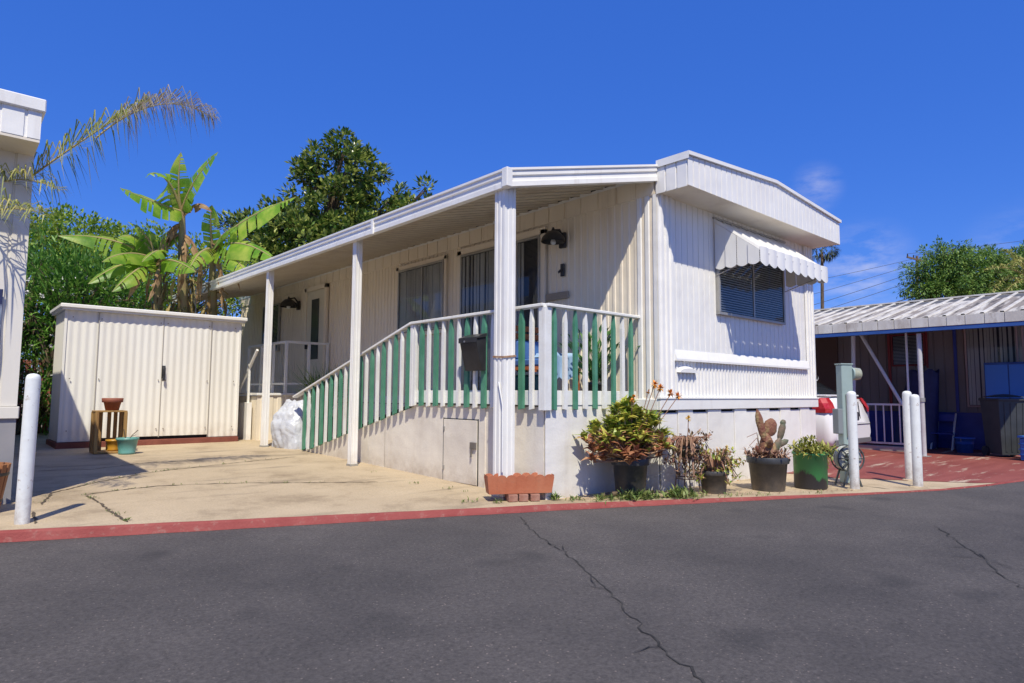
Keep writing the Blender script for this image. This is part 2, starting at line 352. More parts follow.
for (a,b),(c,d) in zip(CURB[1:-1], CURB[2:]):
    n = max(1, int((c-a)/.15))
    for k in range(n+1):
        u = a+(c-a)*k/n; v = curb_v(u); jt = random.uniform(-.008,.008); z = zg(u,v)
        rows.append([V((u,v-.01,ROADZ+.002))+nrm*jt, V((u,v,ROADZ+.02))+nrm*jt, V((u,v,z-.010))+nrm*(.02+jt), V((u,v,z+.006))+nrm*(.036+jt), V((u,v,z+.006))+nrm*(.055+random.uniform(-.006,.008)), V((u,v,z-.03))+nrm*.065])
mb = MB(); mb.grid(rows, smooth=False)
tag(mb.build('kerb', M_red), None, None, kind='structure')
# concrete drive and lot
def drive_mat():
    m = mat('stained_concrete', (.52,.415,.28), .85, (.40,.31,.20), 1.1, .25, 45, detail=8, contrast=(.3,.72), dirt=((.24,.18,.115),1.1,.52,.76))
    nt = m.node_tree; N = nt.nodes; L = nt.links; b = N['Principled BSDF']
    src = b.inputs['Base Color'].links[0].from_socket
    tc = N.new('ShaderNodeTexCoord'); n = N.new('ShaderNodeTexNoise'); n.inputs['Scale'].default_value = 60; n.inputs['Detail'].default_value = 6; n.inputs['Roughness'].default_value = .8; L.new(tc.outputs['Object'], n.inputs['Vector'])
    r = N.new('ShaderNodeMapRange'); r.inputs['From Min'].default_value = .3; r.inputs['From Max'].default_value = .7; r.inputs['To Min'].default_value = .75; r.inputs['To Max'].default_value = 1.22; L.new(n.outputs['Fac'], r.inputs['Value'])
    x = N.new('ShaderNodeMix'); x.data_type = 'RGBA'; x.blend_type = 'MULTIPLY'; x.inputs[0].default_value = 1; L.new(src, x.inputs[6]); L.new(r.outputs[0], x.inputs[7])
    # oily streaks running across
    mp = N.new('ShaderNodeMapping'); mp.inputs['Scale'].default_value = (.5,2.6,1); mp.inputs['Rotation'].default_value = (0,0,.35); L.new(tc.outputs['Object'], mp.inputs['Vector'])
    n2 = N.new('ShaderNodeTexNoise'); n2.inputs['Scale'].default_value = 1.3; n2.inputs['Detail'].default_value = 7; n2.inputs['Roughness'].default_value = .6; L.new(mp.outputs[0], n2.inputs['Vector'])
    r2 = N.new('ShaderNodeMapRange'); r2.inputs['From Min'].default_value = .56; r2.inputs['From Max'].default_value = .75; r2.inputs['To Max'].default_value = .7; L.new(n2.outputs['Fac'], r2.inputs['Value'])
    y = N.new('ShaderNodeMix'); y.data_type = 'RGBA'; L.new(r2.outputs[0], y.inputs[0]); L.new(x.outputs[2], y.inputs[6]); y.inputs[7].default_value = (.17,.135,.095,1)
    L.new(y.outputs[2], b.inputs['Base Color']); return m
M_drive = drive_mat()
def lot(u0, u1, off, vfun, vmax, du=.4, dv=.4):
    m = MB(); nu = int((u1-u0)/du)
    rows = []
    for i in range(nu+1):
        u = u0+(u1-u0)*i/nu; v0 = vfun(u); n = max(4, int((vmax-v0)/dv)); r = []
        for k in range(41): v = v0+(vmax-v0)*k/40; r.append((u, v, zg(u,v)+off))
        rows.append(r)
    return m.grid(list(reversed(rows)))
tag(lot(-16, 14, 0, lambda u: curb_v(u)+.052, 16).build('driveway', M_drive), None, None, kind='structure')
# red painted slab next door
M_pad = mat('faded_red_slab_paint', (.20,.045,.035), .8, (.26,.07,.055), 1.5, .25, 40, dirt=((.46,.36,.27),1.7,.565,.66), stretch=(.45,2.6,1))
mb = MB(); rows = []
for i in range(61):
    u = 4.75+(24-4.75)*i/60; v0 = curb_v(u)+.052 if u > 7 else max(curb_v(u)+.052, -2.4+(5.6-u)*1.6); r = []
    for k in range(31): v = v0+(5-v0)*k/30; r.append((u,v,zg(u,v)+.005))
    rows.append(r)
mb.grid(list(reversed(rows)))
tag(mb.build('red_slab', M_pad), None, None, kind='structure')
# joints of the drive
M_joint = mat('dirty_joint', (.06,.045,.03), .95, (.12,.09,.06), 14.)
drv = bpy.data.objects['driveway']
joints = ([(-4.1,2.66),(-3.93,3.37),(-3.37,4.01),(-2.88,4.4),(-2.5,4.61),(-2.11,4.72),(-1.56,4.91),(-.5,5.2)], [(-3.69,3.05),(-3.35,3.19),(-2.94,3.25),(-2.45,3.08),(-2.06,2.9),(-1.66,2.62),(-.8,2.1)],
          [(-3.68,3.0),(-3.66,2.4),(-3.65,1.79),(-3.63,1.35)], [(-4.2,2.3),(-4.2,1.99),(-4.23,1.72)], [(-3.9,5.4),(-3.3,5.2),(-2.6,5.6),(-1.8,5.5)], [(4.3,-1.1),(4.15,-2.0)])
for i, pts in enumerate(joints):
    ribbon(pts, .026, lambda u,v: zg(u,v)+.004, .012, 20+i).build('joint', M_joint, drv)

# ---------------------------------------------------------------- foliage helpers
def leaf(mb, p, d, up, l, w, bend=.25):
    d = d.normalized(); s = d.cross(up)
    if s.length < 1e-3: s = d.cross(V((1,0,0)))
    s.normalize(); n = s.cross(d).normalized()
    m = p + d*l*.5 + n*l*bend*.3; t = p + d*l - n*l*bend*.2
    i = len(mb.v); mb.v += [tuple(p), tuple(m+s*w*.5-n*w*.12), tuple(t), tuple(m-s*w*.5-n*w*.12), tuple(m)]
    mb.f += [(i,i+1,i+4),(i+1,i+2,i+4),(i+2,i+3,i+4),(i+3,i,i+4)]; mb.sm += [True]*4
def rdir(rnd, upb=0.):
    while True:
        v = V((rnd.uniform(-1,1), rnd.uniform(-1,1), rnd.uniform(-1,1)))
        if .05 < v.length < 1: v.normalize(); v.z += upb; return v.normalized()
def crown(mb, blobs, n_clump, per, cr, l, w, seed=1, upb=.35, shell=.55, wood=None, root=None, wr=.03):
    rnd = random.Random(seed); tot = sum(b[1]*b[1] for b in blobs); cl = []
    for c, r, sq in [(V(b[0]), b[1], b[2] if len(b) > 2 else .8) for b in blobs]:
        for _ in range(max(1, int(n_clump*r*r/tot))):
            q = rdir(rnd); rr = r*(shell + (1.08-shell)*rnd.random()**.6)
            q = V((q.x*rr, q.y*rr, q.z*rr*sq)); cc = c+q; cl.append(cc); k = rnd.uniform(.6,1.25)
            for _ in range(int(per*k)):
                o = rdir(rnd); p = cc + o*cr*k*rnd.random()**.5
                leaf(mb, p, (o*.7 + q.normalized()*.5 + V((0,0,upb))+rdir(rnd)*.6), V((0,0,1))+rdir(rnd)*.5, l*rnd.uniform(.7,1.25), w*rnd.uniform(.8,1.2))
            if wood is not None and rnd.random() < .35:
                a = V(root if root is not None else c); mid = (a+c)/2
                wood.tube([c*.6+a*.4, c*.5+cc*.5+rdir(rnd)*r*.1, cc], [wr, wr*.6, wr*.25], 5, False)
    return cl
M_oleander = mat('oleander_leaves', (.03,.11,.012), .5, (.24,.42,.07), island=True, trans=.35, c3=(.10,.25,.03))
M_bush = mat('yellowish_bush_leaves', (.07,.17,.015), .55, (.46,.54,.08), island=True, trans=.4, c3=(.24,.37,.04))
M_magn = mat('magnolia_leaves', (.015,.05,.010), .30, (.50,.54,.13), island=True, trans=.2, c3=(.09,.17,.03))
M_pepper = mat('feathery_leaves', (.05,.13,.02), .6, (.30,.42,.09), island=True, trans=.35, c3=(.13,.25,.05))
M_banana = mat('banana_leaf', (.13,.30,.02), .38, (.46,.56,.08), 2.2, .15, 30, trans=.5, c3=(.26,.44,.04))
M_bandead = mat('dead_banana_leaf', (.22,.12,.05), .9, (.42,.28,.14), 6., .3, 20, trans=.2)
M_banstem = mat('banana_stem', (.16,.12,.05), .7, (.30,.16,.10), 4., .3, 18, stretch=(1,1,.3), c3=(.22,.19,.08))
M_palm = mat('palm_leaflets', (.16,.21,.04), .5, (.56,.50,.17), island=True, trans=.4, c3=(.32,.35,.09))
M_palmdry = mat('dry_palm_leaflets', (.26,.20,.18), .7, (.55,.46,.34), island=True, trans=.3, c3=(.34,.32,.16))
M_palmrib = mat('palm_rib', (.30,.27,.10), .6, (.36,.26,.12), 5.)

# oleander & hedge behind the shed
def bush(name, label, cat, m, blobs, base, nc, per, cr, l, w, seed, group=None, flowers=0):
    t = thing(name, label, cat, base, group); lv = MB(); wd = MB()
    crown(lv, blobs, nc, per, cr, l, w, seed, wood=wd, root=base, wr=.035, shell=.45)
    rnd = random.Random(seed)
    for k in range(6):
        b = V(blobs[rnd.randrange(len(blobs))][0]); a = V(base)+V((rnd.uniform(-.3,.3),rnd.uniform(-.3,.3),-.1))
        wd.tube([a, (a+b)/2+rdir(rnd)*.2, b], [.05,.04,.02], 6, False)
    rel(lv.build('foliage', m, t), base); rel(wd.build('stem', M_bark, t), base)
    if flowers:
        fl = MB()
        for _ in range(flowers):
            c, r = V(blobs[0][0]), blobs[0][1]; d = rdir(rnd); d.y = -abs(d.y); p = c+d*r*1.03
            for q in range(6): leaf(fl, p, rdir(rnd), V((0,0,1)), .06, .05)
        rel(fl.build('blossom', mat('white_blossom', (.75,.72,.70), .6), t), base)
    return t
G_sh = 'shrubs behind the storage shed'
bush('oleander_shrub', 'dark green oleander with narrow leaves and small white blossoms left of the shed', 'shrub', M_oleander,
     [(pt(70,335,15.5),1.5,1.3),(pt(55,400,15.2),1.3,1),(pt(100,300,15.8),1.3,.9),(pt(30,300,15.8),1.4,1.2)], (-3.5,13.2,.1), 420, 40, .34, .22, .042, 11, flowers=120)
bush('hedge_shrub', 'tall light green hedge filling the gap above the oleander', 'shrub', M_bush,
     [(pt(60,262,18.5),1.5,.9),(pt(110,262,18.8),1.4,.8),(pt(20,250,18.5),1.5,.8),(pt(70,238,19),1.1,.7),(pt(60,310,18.6),1.6,1),(pt(150,280,18.8),1.7,.9),(pt(120,310,18.2),1.6,1.2),(pt(210,290,18.8),1.5,.9)], (-2.6,16.2,.1), 620, 60, .33, .11, .065, 12)
# magnolia
def tree(name, label, m, blobs, base, nc, per, cr, l, w, seed, tr=.2, wr=.06, group=None, **k):
    base = V(base); t = thing(name, label, 'tree', base, group); lv = MB(); wd = MB()
    top = V(blobs[0][0]); fork = base + (top-base)*.45; fork.x = base.x+(top.x-base.x)*.3; fork.y = base.y+(top.y-base.y)*.3
    wd.tube([base-V((0,0,.2)), base+(fork-base)*.5+V((.05,.04,0)), fork], [tr*1.25, tr, tr*.8], 10)
    for b in blobs: c = V(b[0]); wd.tube([fork, (fork+c)/2+V((0,0,.25)), c], [tr*.6, tr*.4, tr*.12], 6, False)
    crown(lv, blobs, nc, per, cr, l, w, seed, wood=wd, root=fork, wr=wr, **k)
    rel(wd.build('trunk', M_bark, t), base); rel(lv.build('crown', m, t), base); return t
tree('magnolia_tree', 'tall dark glossy leaved tree with uneven top rising behind the porch roof', M_magn,
     [(pt(340,175,22),1.15,.85),(pt(330,215,22),1.6,.8),(pt(300,250,21.5),1.5,.8),(pt(385,215,22.5),1.1,.8),(pt(355,255,22),1.9,.7),(pt(262,232,22.5),.9,.7),(pt(238,225,23),.6,.5),
      (pt(410,218,22.5),.85,.8),(pt(392,196,22.4),.6,.8),(pt(428,205,22.6),.4,.9),(pt(400,240,22.3),1.2,.7),(pt(285,215,22),.9,.7),(pt(270,250,21.8),1.2,.8),(pt(375,170,22.3),.55,.9),(pt(345,143,22),.6,.6),(pt(318,155,21.6),.5,.7),(pt(426,190,22.6),.25,1),(pt(255,275,21.5),1.2,.8),(pt(310,175,22),.7,.7)], (4.6,17.2,.1), 520, 62, .27, .20, .10, 5, .25, .03, shell=.35)
# banana clump
def banana_leaf(mb, rib, a, mid, b, width, up, seed, notch=.5, droop=.5, steps=60):
    rnd = random.Random(seed); a, mid, b = V(a), V(mid), V(b); pts = []
    for i in range(steps+1):
        t = i/steps; pts.append(a*(1-t)**2 + mid*2*t*(1-t) + b*t*t)
    rib.tube(pts, [.035*(1-i/steps)+.006 for i in range(steps+1)], 6)
    for sg in (-1,1):
        rows = []; dr = droop; wj = 1.
        for i in range(steps+1):
            t = i/steps; d = (pts[min(i+1,steps)]-pts[max(i-1,0)]).normalized(); s = d.cross(up).normalized(); n = s.cross(d).normalized()
            wv = width*.50*(min(1, t/.16)**.6)*(max(0, 1-((t-.16)/.84)**3.2 if t > .16 else 1))
            if t < .04: wv *= .3
            if rnd.random() < notch*.42 and 5 < i < steps-2:
                if len(rows) > 1: mb.grid(rows)
                rows = []; dr = droop*rnd.uniform(.55,1.5); wj = rnd.uniform(.82,1.05)
            wv *= wj
            row = []
            for k in range(5):
                x = k/4
                row.append(pts[i] + s*sg*wv*x + n*(.10*wv*x*(1-x)*4) - V((0,0,1))*wv*dr*x*x + d*wv*.30*x)
            rows.append(row)
        if len(rows) > 1: mb.grid(rows)
def banana(label, base, stem_top, leaves, seed, dead=(), sr=.14):
    t = thing('banana_plant', label, 'banana plant', base, 'banana plants behind the shed'); st = MB(); b0 = V(base); s1 = V(stem_top)
    rnd = random.Random(seed)
    st.tube([b0-V((0,0,.1)), b0*.7+s1*.3+V((.04,0,0)), b0*.35+s1*.65, s1], [sr*1.15, sr, sr*.8, sr*.45], 12)
    for k in range(9):   # dry sheaths hugging the stem
        z = rnd.random(); p = b0*(1-z)+s1*z; ang = rnd.uniform(0,2*pi); o = V((cos(ang),sin(ang),0))
        st.tube([p+o*sr*.6, p+o*sr*1.6+V((0,0,.35)), p+o*sr*2.2+V((0,0,-.1))], [.03,.022,.01], 5)
    rel(st.build('stem', M_banstem, t), base)
    rg = MB()
    for k in range(45):
        z = rnd.uniform(.3,.8); p = b0*(1-z)+s1*z; a = rnd.uniform(0,2*pi); o = V((cos(a),sin(a),0)); q = p+o*rnd.uniform(.1,.45)+V((0,0,rnd.uniform(-.1,.25)))
        leaf(rg, q, V((o.x*.3,o.y*.3,-1)), o, rnd.uniform(.35,.85), rnd.uniform(.04,.11), .35)
        rg.tube([p, (p+q)/2+V((0,0,.1)), q], .012, 4, False)
    rel(rg.build('dry_rags', mat('dry_leaf_rags', (.18,.10,.04), .9, (.50,.36,.17), island=True, trans=.2, c3=(.34,.26,.08)), t), base)
    rb = MB()
    for i, (mid, end, w_, nt_, dr) in enumerate(leaves):
        lf = MB(); banana_leaf(lf, rb, s1, mid, end, w_, V((-.5,-.55,.62)).normalized() if abs((V(end)-s1).normalized().z) < .85 else V((-.6,-.75,.1)).normalized(), seed*10+i, nt_, dr)
        rel(lf.build('leaf', M_banana, t), base)
    rel(rb.build('leaf_rib', M_palmrib, t), base)
    if dead:
        dl = MB(); dr_ = MB()
        for i, (a, mid, end, w_) in enumerate(dead): banana_leaf(dl, dr_, a, mid, end, w_, V((.3,-1,.2)).normalized(), seed*10+50+i, .9, .9, 20)
        rel(dl.build('dead_leaf', M_bandead, t), base); rel(dr_.build('dead_leaf_rib', M_bandead, t), base)
def ground_pt(x, D, z=.12):
    p = pt(x, 400, D); return (p.x, p.y, z)
D0 = 14.4
banana('tallest banana plant with three upright ragged leaves above its bare stem', ground_pt(186,D0), pt(182,212,D0),
       [(pt(176,190,D0-.2), pt(181,152,D0-.3), .50,.45,.1), (pt(190,180,D0-.3), pt(218,152,D0-.5), .80,.4,.3), (pt(168,168,D0-.3), pt(150,174,D0-.8), .78,.4,.5),
        (pt(160,205,D0-.5), pt(120,188,D0-1.1), .72,.2,.5)], 3,
       [(pt(184,215,D0),pt(200,195,D0-.4),pt(212,212,D0-.6),.16),(pt(180,225,D0),pt(165,225,D0-.4),pt(158,275,D0-.5),.16),(pt(182,240,D0),pt(192,250,D0-.3),pt(176,300,D0-.4),.16),(pt(180,235,D0),pt(150,240,D0-.3),pt(146,300,D0-.4),.18),(pt(183,235,D0),pt(205,245,D0-.2),pt(200,300,D0-.3),.16)])
banana('banana plant with long broad leaves arching out over the porch roof edge', ground_pt(212,D0+.2), pt(213,250,D0+.2),
       [(pt(209,225,D0), pt(212,205,D0-.1), .42,.3,.1), (pt(235,218,D0-.2), pt(296,197,D0-.5), .62,.4,.75), (pt(240,232,D0-.5), pt(278,262,D0-1.0), .55,.25,.65),
        (pt(232,248,D0-.5), pt(248,276,D0-.9), .45,.8,.7), (pt(200,245,D0-.6), pt(188,272,D0-1.1), .5,.5,.7), (pt(222,232,D0-.2), pt(236,226,D0-.5), .42,.5,.4)], 4,
       [(pt(213,245,D0),pt(232,250,D0-.2),pt(240,290,D0-.4),.18),(pt(212,250,D0),pt(203,240,D0-.2),pt(196,305,D0-.4),.15),(pt(214,250,D0),pt(222,262,D0-.2),pt(222,310,D0-.4),.16)])
banana('low banana plant with wide arching leaves beside the oleander', ground_pt(160,D0-.2), pt(158,262,D0-.2),
       [(pt(140,228,D0-.4), pt(118,238,D0-.9), .6,.3,.6), (pt(115,232,D0-.6), pt(58,236,D0-1.3), .62,.35,.7), (pt(125,255,D0-.6), pt(88,284,D0-1.3), .55,.4,.6),
        (pt(145,235,D0-.2), pt(138,230,D0-.3), .4,.3,.2), (pt(165,240,D0-.6), pt(142,262,D0-1.4), .5,.4,.7), (pt(150,240,D0), pt(185,232,D0), .5,.5,.6), (pt(130,245,D0-.8), pt(102,262,D0-1.5), .5,.4,.7), (pt(150,232,D0-.3), pt(128,222,D0-.8), .55,.4,.5), (pt(172,255,D0-.8), pt(196,272,D0-1.2), .5,.5,.7), (pt(140,262,D0-.9), pt(112,292,D0-1.5), .55,.4,.7), (pt(160,240,D0-.3), pt(168,232,D0-.4), .45,.4,.2)], 6,
       [(pt(158,262,D0-.2),pt(140,262,D0-.8),pt(128,300,D0-1.2),.22),(pt(158,262,D0-.2),pt(165,260,D0-.8),pt(148,302,D0-1.3),.2)])
# palm reaching in from the left
def frond(lm, rm, a, mid, b, n, ll, seed, lw=.012, droop=.5, rr=.018, side=1., r1=1.):
    rnd = random.Random(seed); a, mid, b = V(a), V(mid), V(b)
    P = lambda t: a*(1-t)**2 + mid*2*t*(1-t) + b*t*t
    rm.tube([P(i/20) for i in range(21)], [rr*(1-.85*i/20) for i in range(21)], 6)
    for i in range(n):
        t = .12+.88*(i+rnd.random())/n; p = P(t); d = (P(min(1,t+.02))-P(t-.02)).normalized(); s = d.cross(V((0,0,1))).normalized()
        for sg in (-1,1):
            l = ll*(sin(pi*min(1,.25+t*.72))**.6)*rnd.uniform(.7,1.1)*r1
            dir0 = (s*sg*side*rnd.uniform(.4,1.3) + d*rnd.uniform(.2,1.2) + V((0,0,rnd.uniform(-.2,.9)))).normalized()
            q1 = p + dir0*l*.45; q2 = q1 + (dir0*.6 - V((0,0,droop*rnd.uniform(.5,1.5))))*l*.5
            wv = dir0.cross(V((0,0,1))).normalized()*lw*.5; k = len(lm.v)
            lm.v += [tuple(p-wv*.5), tuple(p+wv*.5), tuple(q1+wv), tuple(q2), tuple(q1-wv)]
            lm.f += [(k,k+1,k+2,k+4),(k+4,k+2,k+3)]; lm.sm += [False]*2
pb = (-6.15,3.3,.03)
pl = thing('queen_palm', 'feathery palm whose long drooping frond reaches in over the left home', 'palm tree', pb)
tk = MB(); cr0 = V((-5.75,2.2,2.65))
cr0 = pt(-75,262,6.6)
pb = (cr0.x-.1, cr0.y+.05, .03); pl.location = pb
tk.tube([V(pb), V(pb)*.5+cr0*.5+V((.05,0,0)), cr0], [.17,.14,.12], 12)
rel(tk.build('trunk', M_bark, pl), pb)
lm = MB(); rm = MB(); lm2 = MB()
frond(lm, rm, cr0, pt(60,128,6.8), pt(210,122,7.6), 5, .5, 1)
lm = MB(); rm = MB()
frond(lm, rm, cr0, pt(55,150,6.8), pt(150,100,7.4), 85, .85, 2, droop=1.1, rr=.018)
frond(lm2, rm, pt(96,138,7.05), pt(160,82,7.4), pt(214,118,7.8), 90, .62, 3, droop=1.2, rr=.010, lw=.010)
rel(lm2.build('dry_leaflets', M_palmdry, pl), pb)
frond(lm, rm, cr0, pt(-20,150,6.3), pt(60,190,6.1), 80, .62, 4, droop=.9)
frond(lm, rm, cr0, pt(-20,190,6.0), pt(46,215,5.7), 80, .6, 5, droop=.8)
frond(lm, rm, cr0, pt(-40,120,6.6), pt(-60,90,6.2), 40, .6, 6)
frond(lm, rm, cr0, pt(-120,180,6.6), pt(-190,230,6.4), 40, .6, 7)
frond(lm, rm, cr0, pt(-100,180,7.4), pt(-150,200,8.4), 40, .6, 8)
frond(lm, rm, cr0, pt(0,190,7.4), pt(30,230,8.0), 70, .55, 9)
rel(lm.build('leaflets', M_palm, pl), pb); rel(rm.build('frond_rib', M_palmrib, pl), pb)

# ---------------------------------------------------------------- the mobile home
H = thing('mobile_home', 'white ribbed metal mobile home with gabled front overhang and window awning', 'mobile home', (3.8,7.5,0))
HB = V((3.8,7.5,0))
def hp(mb, name, m, parent=None, label=None):
    o = mb.build(name, m, parent if parent is not None else H, label)
    if parent is None: rel(o, HB)
    else: rel(o, HB)
    return o
U0, U1, VF, VB = 1.6, 5.97, -.34, 14.2
ZB, ZT = 1.06, 3.9
mb = MB(); mb.box(U0+.03, U1-.03, VF+.03, VB-.03, .98, 3.93); hp(mb, 'wall_core', M_side)
mb = MB(); mb.ribbed((U0,VB,0), (0,-1,0), (-1,0,0), VB-VF, ZB, ZT, .118, .012, 'flute'); hp(mb, 'side_wall', M_side)
mb = MB(); mb.ribbed((U0-.026,VB,0), (0,-1,0), (-1,0,0), VB-VF-.02, 3.61, ZT, .31, .012, 'lap'); mb.box(U0-.024,U0,VF+.02,VB,3.6,3.61); hp(mb, 'frieze_board', M_side)
# dark ragged seam between porch pans and frieze
mb = MB(); rows = []; v = .3
while v < 13.3:
    z = 3.862 if int(v/.155) % 2 else 3.884
    rows += [[V((U0-.042, v, z)), V((U0-.042, v, 3.90))], [V((U0-.042, v+.15, z)), V((U0-.042, v+.15, 3.90))]]; v += .155
mb.grid(rows, smooth=False)
hp(mb, 'pan_gap', M_dark)
mb = MB()
mb.ribbed((U0+.28,VF,0), (1,0,0), (0,-1,0), U1-U0-.56, 1.66, 3.62, .13, .014, 'groove'); mb.box(U1-.34,U1-.01,VF-.002,VF+.02,ZB,3.62)
hp(mb, 'front_wall', M_white)
mb = MB()
mb.ribbed((U1-.30,VF-.012,0), (1,0,0), (0,-1,0), .301, ZB-.02, 3.62, .10, .022, 'box'); hp(mb, 'corner_trim', M_white); mb = MB()
mb.ribbed((U1,VF,0), (0,1,0), (1,0,0), VB-VF, ZB, ZT, .155, .012, 'flute'); hp(mb, 'far_side_wall', M_white); mb = MB()
mb.ribbed((U0-.001,VF-.012,0), (1,0,0), (0,-1,0), .301, ZB-.02, 3.62, .10, .022, 'box')
mb.face([(U0-.001,VF-.012,ZB),(U0-.001,VF-.012,3.62),(U0-.001,VF+.03,3.62),(U0-.001,VF+.03,ZB)])
mb.ribbed((U0-.006,VF+.34,0), (0,-1,0), (-1,0,0), .35, ZB-.01, 3.6, .12, .022, 'box')
hp(mb, 'corner_trim', M_white)
mb = MB(); mb.ribbed((U0+.30,VF,0), (1,0,0), (0,-1,0), U1-U0-.60, ZB, 1.58, .082, .022, 'box'); hp(mb, 'lower_panel', M_white)
mb = MB()    # sloping ledge under the window
a, b = U0+.29, 5.66
i0 = [(a,VF-.028,1.69),(b,VF-.028,1.69),(b,VF-.065,1.575),(a,VF-.065,1.575),(a,VF-.065,1.55),(b,VF-.065,1.55),(b,VF,1.55),(a,VF,1.55)]
mb.face([i0[3],i0[2],i0[1],i0[0]]); mb.face([i0[4],i0[5],i0[2],i0[3]]); mb.face([i0[7],i0[6],i0[5],i0[4]]); mb.face([i0[0],i0[7],i0[4],i0[3]]); mb.face([i0[1],i0[2],i0[5],i0[6]])
hp(mb, 'ledge', M_white)
mb = MB(); cx = 2.15    # half round vent hood below the ledge
for k in range(12):
    a0, a1 = pi*k/12, pi*(k+1)/12
    mb.face([(cx+.21*cos(a0),VF-.005,1.41+.09*sin(a0)),(cx+.21*cos(a1),VF-.005,1.41+.09*sin(a1)),(cx+.20*cos(a1),VF-.07,1.405+.055*sin(a1)),(cx+.20*cos(a0),VF-.07,1.405+.055*sin(a0))])
mb.face([(cx+.20*cos(pi*k/12),VF-.07,1.405+.055*sin(pi*k/12)) for k in range(13)]); hp(mb, 'vent_hood', M_trim)
mb = MB(); mb.box(U0-.035,U1+.02,VF-.045,VF-.002,.94,1.075,.006); mb.box(U0-.035,U0-.002,VF-.002,VB,.94,1.075,.006); mb.box(U0-.045,U1+.03,VF-.055,VF-.002,1.077,1.095); hp(mb, 'belly_band', M_trim)
# skirting: boards with slots left open at their tops
mb = MB(); ds = MB(); u = U0+.02; k = 0
while u < U1-.05:
    wv = min(.34, U1-.02-u); top = .935 if k % 2 else .905
    mb.box(u+.006, u+wv-.006, VF-.012-(.010 if k%2 else 0), VF+.02, zg(u,VF)-.12, top, .004); u += wv; k += 1
v = VF+.02; k = 0
while v < VB-.4:
    mb.box(U0-.004, U0+.02, v+.004, v+.60, -.12, .93); v += .61
hp(mb, 'skirting', M_skirt)
mb = MB(); mb.box(U0+.05, U1-.03, VF+.04, VB-.2, -.1, .96); hp(mb, 'under_floor', M_dark)
# roof
def gab(x):   # top line of the front fascia, x from the left end
    m = 2.215; t = 1-abs(x-m)/m
    return 3.965+.155*min(1, t*1.02)
R0, R1, RV = 1.585, 6.03, -.80
mb = MB(); mb.ribbed((R0,RV,0), (1,0,0), (0,-1,0), R1-R0, 3.61, gab, .128, .016, 'groove')
mb.ribbed((R0,VF,0), (0,-1,0), (-1,0,0), VF-RV, 3.60, 3.96, .155, .014, 'groove'); mb.ribbed((R1,RV,0), (0,1,0), (1,0,0), VB-RV, 3.61, 3.96, .155, .014, 'groove')
hp(mb, 'fascia', M_white)
mb = MB(); mb.face([(R0+.002,RV+.002,3.612),(R1-.002,RV+.002,3.612),(R1-.002,VF+.04,3.612),(R0+.002,VF+.04,3.612)])
mb.face([(R0+.002,RV+.012,3.60),(R1,RV+.012,3.60),(R1,RV-.003,3.608),(R0+.002,RV-.003,3.608)]); hp(mb, 'overhang_soffit', M_soffit)
mb = MB()
for yy0, yy1, dz in ((RV-.03, VF-.02, 0), (VF-.02, VB+.1, -.10)):
    xs = [R0-.02, R0+2.215, R1+.02]; zs = [3.97+dz, 4.125+dz, 3.97+dz]
    for i in (0,1):
        mb.face([(xs[i],yy0,zs[i]+.045),(xs[i+1],yy0,zs[i+1]+.045),(xs[i+1],yy1,zs[i+1]+.045),(xs[i],yy1,zs[i]+.045)])
        mb.face([(xs[i],yy0,zs[i]),(xs[i+1],yy0,zs[i+1]),(xs[i+1],yy0,zs[i+1]+.045),(xs[i],yy0,zs[i]+.045)])
        mb.face([(xs[i],yy0,zs[i]),(xs[i],yy1,zs[i]),(xs[i+1],yy1,zs[i+1]),(xs[i+1],yy0,zs[i+1])])
    mb.face([(xs[0],yy1,zs[0]-.045),(xs[0],yy0,zs[0]-.045),(xs[0],yy0,zs[0]+.045),(xs[0],yy1,zs[0]+.045)]); mb.face([(xs[2],yy0,zs[2]),(xs[2],yy1,zs[2]),(xs[2],yy1,zs[2]+.045),(xs[2],yy0,zs[2]+.045)])
hp(mb, 'roof', M_trim)
mb = MB(); mb.box(R0+.01,R1-.01,RV+.03,VB-.01,3.80,3.86); hp(mb, 'roof_deck', M_soffit)
